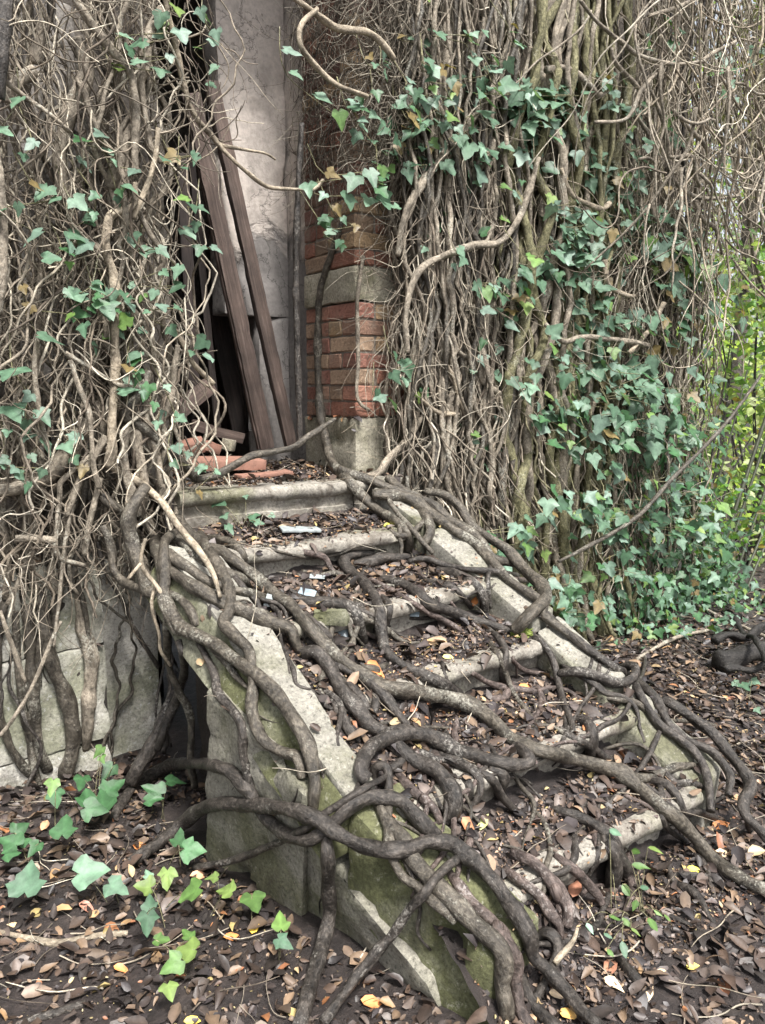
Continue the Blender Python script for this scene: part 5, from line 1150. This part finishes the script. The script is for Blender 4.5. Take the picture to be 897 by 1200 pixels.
slab_thing('broken_brick', 'pale pinkish brick lump left of the reddish lump', 'brick', on_y(227, 523, 0.26), (0.09, 0.08, 0.05), -0.4, 'terracotta', (0.3, -0.2), 6, 'broken terracotta on the landing')
slab_thing('rubble_stone', 'small ochre stone in the rubble by the planks', 'stone', on_y(268, 521, 0.3), (0.06, 0.05, 0.05), 0.8, 'base', (0.2, 0.1), 7)
slab_thing('slate_shard', 'pale grey slate shard on the second tread', 'slate', on_lm(352, 624, 0.012), (0.15, 0.07, 0.012), -0.35, 'paper', (0.05, 0.05), 8)
def scrap(label, s, w, h, ang, mat='paper', tip=0.4):
    x, y = parse(s)[0]; d = hit_depth(x, y) - 0.03; p = CAM + ray(x, y) * d; k = d / FPX
    o = rough_block('paper_scrap', box8(-w * k / 2, w * k / 2, -h * k / 2, h * k / 2, -0.001, 0.001), M[mat], None, cuts=0.012, amp=0.003, bev=0.0004, seed=int(x) % 40, chips=0.3)
    toc = Vector((CAM - p) / np.linalg.norm(CAM - p)); n_ = (toc * (1 - tip) + Vector((0, 0, 1)) * tip).normalized(); xx = Vector(RT * math.cos(ang) + UP * math.sin(ang)); xx = (xx - n_ * xx.dot(n_)).normalized(); yy = n_.cross(xx)
    m = Matrix((xx, yy, n_)).transposed().to_4x4(); m.translation = p; o.matrix_world = m; tag(o, label, 'scrap', 'pale scraps on the steps')
scrap('white paper scrap standing among the coping roots', 'E 742,615', 16, 15, -0.3, tip=0.1)
scrap('pale scrap lying flat on the third tread', 'F 195,283', 18, 8, -0.1, tip=0.7)
scrap('bluish scrap on the edge of the third tread', 'F 150,352', 20, 10, -0.4, 'bluescrap', 0.5)
scrap('pale blue plastic scrap under the roots of the fourth step', 'F 300,530', 14, 17, 0.2, 'bluescrap', 0.3)
scrap('tiny pale scrap below the third nosing', 'F 622,448', 10, 6, -0.2, 'bluescrap', 0.5)
scrap('small white scrap beside the coping edge', 'F 208,580', 9, 11, 0.5, 'paper', 0.4)
st = rough_block('loose_stone', box8(-0.06, 0.06, -0.03, 0.03, -0.025, 0.025), M['mossy'], None, cuts=0.012, amp=0.008, bev=0.012, seed=33); st.location = on_lm(386, 725, 0.012); st.rotation_euler = (0, 0, -0.7); tag(st, 'mossy loose stone beneath the arched root', 'stone')
bm = bmesh.new(); bmesh.ops.create_icosphere(bm, subdivisions=4, radius=1.0)
for v_ in bm.verts: v_.co = Vector((v_.co.x * 0.05, v_.co.y * 0.035, v_.co.z * 0.02)) * (1 + 0.5 * mnoise.fractal(v_.co * 5, 1, 2, 4))
me = bpy.data.meshes.new('moss_tuft'); bm.to_mesh(me); bm.free(); o = link('moss_tuft', me, M['mosscushion']); o.location = on_lm(612, 744, 0.005); tag(o, 'small bright green moss tuft by the hooked root', 'moss')

# ------------------------------------------------------------------ beyond the house
def tree(label, px, depth, top, s, n, pal, size):
    c = CAM + ray(px, 620) * depth; gx, gy = c[0], c[1]; gz = float(ground_z(np.array([gx]), np.array([gy]))[0])
    e = empty('tree', (gx, gy, gz), label, 'tree', 'trees beyond the house corner'); cc = np.array([gx, gy, top])
    tt = np.linspace(0, 1, 24); P = np.stack([gx + 0.12 * np.sin(tt * 4), gy + 0.1 * np.cos(tt * 3), gz - 0.1 + (top - gz) * tt], -1)
    tube_obj('trunk', P, 0.10 * (1 - 0.6 * tt), M['root_grey'], 10, 0.05, e)
    k = 60; tips = cc + rng.normal(0, 0.55, (k, 3)) * np.array(s); st = P[rng.integers(9, 24, k)]; t2 = np.linspace(0, 1, 16)[None, :, None]
    Q = st[:, None] * (1 - t2) + tips[:, None] * t2 + np.array([0, 0, 0.25]) * np.sin(t2 * math.pi) + 0.06 * np.sin(t2 * rng.uniform(4, 12, (k, 1, 1)) + rng.uniform(0, 6, (k, 1, 3)))
    v, f, a = tubes(Q, np.linspace(0.02, 0.005, 16)[None].repeat(k, 0), 5); link('limbs', raw_mesh('limbs', v, f, a), M['stem'], e)
    v, f, a = cloud(n, cc, s, size, pal); link('crown', raw_mesh('crown', v, f, a, False), M['bright'], e)
def cloud(n, c, s, size, pal, shape='blade', hang=0.5):
    d = rng.normal(0, 1, (n, 3)); d /= np.linalg.norm(d, axis=1, keepdims=True); rad = rng.random(n) ** 0.45
    p = np.array(c) + d * rad[:, None] * np.array(s)
    blob = fbm(p[:, 0] + p[:, 2] * 0.7, p[:, 1] - p[:, 2], 3.2, float(rng.integers(0, 50))); p = p[blob > -0.28]; n = len(p)
    nr = np.stack([rng.normal(0, 0.7, n), rng.normal(-0.2, 0.7, n), rng.uniform(0.2, 1.0, n)], -1); a_ = rng.uniform(0, 6.28, n); ax = np.stack([np.cos(a_), np.sin(a_), -hang * np.ones(n)], -1)
    return leaves(p, rng.uniform(0.6, 1.25, n) * size, nr, ax, lcols(n, pal, 0.1), shape, 0.15, 0.2)
LIME = np.array([(0.34, 0.42, 0.14), (0.22, 0.30, 0.10), (0.28, 0.35, 0.15), (0.13, 0.20, 0.07), (0.36, 0.40, 0.22), (0.09, 0.15, 0.055)])
MIDG = np.array([(0.09, 0.18, 0.05), (0.12, 0.23, 0.06), (0.07, 0.14, 0.045)])
def shrub(label, px, py, depth, s, n, size, pal, name='shrub', group='shrubs beyond the house corner'):
    c = CAM + ray(px, py) * depth; gx, gy = c[0], c[1]; gz = float(ground_z(np.array([gx]), np.array([gy]))[0])
    e = empty(name, (gx, gy, gz), label, 'shrub', group)
    v, f, a = cloud(n, c, s, size, pal); link('leaves', raw_mesh('leaves', v, f, a, False), M['bright'], e)
    k = 7; P = np.zeros((k, 14, 3)); t = np.linspace(0, 1, 14)
    for i in range(k):
        tip = c + rng.normal(0, 0.6, 3) * np.array(s); P[i] = np.array([gx, gy, gz - 0.05]) * (1 - t)[:, None] + tip * t[:, None] + np.stack([0.06 * np.sin(t * 5 + i), 0.06 * np.cos(t * 4 + i), 0.1 * np.sin(t * 3.1)], -1) * t[:, None]
    v, f, a = tubes(P, np.linspace(0.014, 0.004, 14)[None].repeat(k, 0), 5); link('stems', raw_mesh('stems', v, f, a), M['root'], e)
tree('vine hung tree just beyond the house corner', 905, 6.6, 4.0, (1.3, 1.2, 1.5), 1500, np.array([(0.16, 0.16, 0.085), (0.12, 0.13, 0.06), (0.2, 0.19, 0.11)]), 0.08)
tree('taller leafy tree behind the vine hung one', 850, 9.5, 5.6, (1.6, 1.5, 1.4), 1000, np.concatenate([LIME, MIDG]), 0.1)
shrub('mid green shrub tight against the house corner', 838, 380, 5.4, (0.45, 0.5, 0.75), 700, 0.075, np.concatenate([MIDG, LIME]))
shrub('lime green shrub behind the dark canes', 880, 560, 6.2, (0.6, 0.7, 0.7), 900, 0.08, LIME)
shrub('lime green shrub at head height by the right edge', 905, 380, 6.8, (0.7, 0.8, 0.9), 800, 0.09, LIME)
shrub('low leafy shrub beneath the window wall', 812, 610, 5.3, (0.4, 0.5, 0.45), 600, 0.06, np.concatenate([MIDG, TEAL]))
shrub('pale green shrub far behind the canes', 865, 640, 8.5, (1.3, 1.2, 0.7), 1200, 0.09, LIME)
shrub('tall loose shrub beyond the right edge', 960, 470, 7.6, (0.9, 0.9, 1.6), 1200, 0.09, LIME)
pz = []
for px, dep, s, n in ((840, 12, (2.6, 2.5, 2.0), 4200), (930, 14, (3.4, 3, 3.0), 5200), (1040, 15, (4, 4, 3.4), 3600), (880, 22, (6, 4, 4.5), 4200), (895, 18, (4, 3, 3.0), 5200)):
    c = CAM + ray(px, 470 if dep != 18 else 230) * dep; pz.append(cloud(n, c, s, 0.15, LIME))
v, f, a = join(pz); tag(link('far_thicket', raw_mesh('far_thicket', v, f, a, False), M['bright']), 'sunlit pale green thicket far beyond the house', 'thicket', kind='stuff')
def cane(label, b, t_, r):
    bx_, by_ = b; d = hit_depth(bx_, by_); p0 = CAM + ray(bx_, by_) * d; p1 = CAM + ray(*t_) * (d + 0.1); tt = np.linspace(0, 1, 40)[:, None]
    P = p0 * (1 - tt) + (p1 + (p1 - p0) * 0.5) * tt + np.stack([0.02 * np.sin(tt[:, 0] * 4), 0 * tt[:, 0], 0.02 * np.sin(tt[:, 0] * 6)], -1)
    R = np.linspace(r, r * 0.7, 40) * d / FPX; R[::8] *= 1.25
    tag(tube_obj('cane', P, R, M['cane'], 8, 0.02), label, 'cane', 'dark canes beyond the steps')
cane('thickest dark cane leaning right, leftmost of the front pair', (828, 697), (897, 487), 2.6); cane('dark cane close behind the thickest one', (837, 697), (897, 512), 2.0)
cane('dark cane in the middle of the row', (856, 692), (897, 570), 1.8); cane('slim dark cane right of the middle one', (865, 697), (897, 612), 1.8); cane('short looking cane at the right edge', (873, 697), (899, 630), 1.8)
cane('thin cane standing in the ivy left of the others', (808, 680), (858, 500), 1.3); cane('hair thin cane by the house corner', (780, 690), (815, 560), 1.0)
for q_, (a_, b_, r_, lab) in enumerate((((838, 752), (905, 735), 0.022, 'upper black branch piled on the rotten log'), ((850, 790), (930, 765), 0.016, 'lower black branch in front of the rotten log'), ((862, 728), (900, 770), 0.014, 'black branch end leaning across the rotten log'))):
    p0 = on_z(*a_, 0.12 - 0.03 * q_); p1 = on_z(*b_, 0.13 + 0.03 * q_); t_ = np.linspace(0, 1, 24)[:, None]
    tag(tube_obj('dark_branch', p0 * (1 - t_) + p1 * t_ + 0.02 * np.sin(t_ * 9 + q_) * np.array([0.4, 0.3, 1]), r_ * (1 + 0.15 * np.sin(np.arange(24) * 0.9)), M['log'], 12, 0.12), lab, 'branch', 'black branches at the right edge')
lg0 = on_z(842, 778, 0.05); lg1 = on_z(965, 738, 0.10); tt = np.linspace(0, 1, 30)[:, None]
o = tube_obj('dark_log', lg0 * (1 - tt) + lg1 * tt, 0.05 + 0.008 * np.sin(np.arange(30) * 0.5) + 0.006 * np.sin(np.arange(30) * 1.3), M['log'], 22, 0.1); tag(o, 'blackened rotten log lying under the canes at the right edge', 'log')
for lab, s, r in (('bare fallen branch lying beyond the curb', 'K 150,5 240,110 350,245', 2.2), ('level fallen branch on the far litter', 'K 205,258 330,255 400,255 475,225', 2.5), ('slanting dead stick in front of the canes', 'K 600,140 720,200 800,235 910,285', 2), ('dead stick curving across the far ground', 'K 410,365 500,310 580,275 680,255', 2.2), ('thin dark stick over the low ivy', 'I 670,350 760,318 897,335 K 330,30 520,100', 2)):
    P, R = trace(s, r, 'ray', 0.05, 60, 0.2); tag(tube_obj('fallen_branch', P, R, M['stem'], 8, 0.05), lab, 'branch', 'fallen branches beyond the curb')
# ------------------------------------------------------------------ light
w = bpy.data.worlds.new('World'); S.world = w; w.use_nodes = True
nt = w.node_tree; bg = nt.nodes['Background']
SUN_EL, SUN_AZ = math.radians(60), math.radians(188)       # azimuth clockwise from +Y
sky = nt.nodes.new('ShaderNodeTexSky'); sky.sky_type = 'NISHITA'; sky.sun_disc = False
sky.sun_elevation = SUN_EL; sky.sun_rotation = SUN_AZ; sky.air_density = 1.0; sky.dust_density = 4.0
hs = nt.nodes.new('ShaderNodeHueSaturation'); hs.inputs['Saturation'].default_value = 0.3   # overcast: the blue is veiled
L(nt, sky.outputs[0], hs.inputs['Color']); L(nt, hs.outputs[0], bg.inputs['Color'])
bg.inputs['Strength'].default_value = 0.055
sl = bpy.data.lights.new('sun', 'SUN'); sl.energy = 1.5; sl.angle = math.radians(11); sl.color = (1.0, 0.97, 0.93)
so = bpy.data.objects.new('sun', sl); COL.objects.link(so)
sd = Vector((math.sin(SUN_AZ) * math.cos(SUN_EL), math.cos(SUN_AZ) * math.cos(SUN_EL), math.sin(SUN_EL)))
so.rotation_euler = (-sd).to_track_quat('-Z', 'Y').to_euler(); so.location = (0, -6, 8)
vs = S.view_settings; vs.view_transform = 'Standard'; vs.look = 'None'; vs.gamma = 1.0; vs.use_curve_mapping = False
vs.exposure = 2.4
S.cycles.max_bounces = 6; S.cycles.diffuse_bounces = 4; S.cycles.use_denoising = True
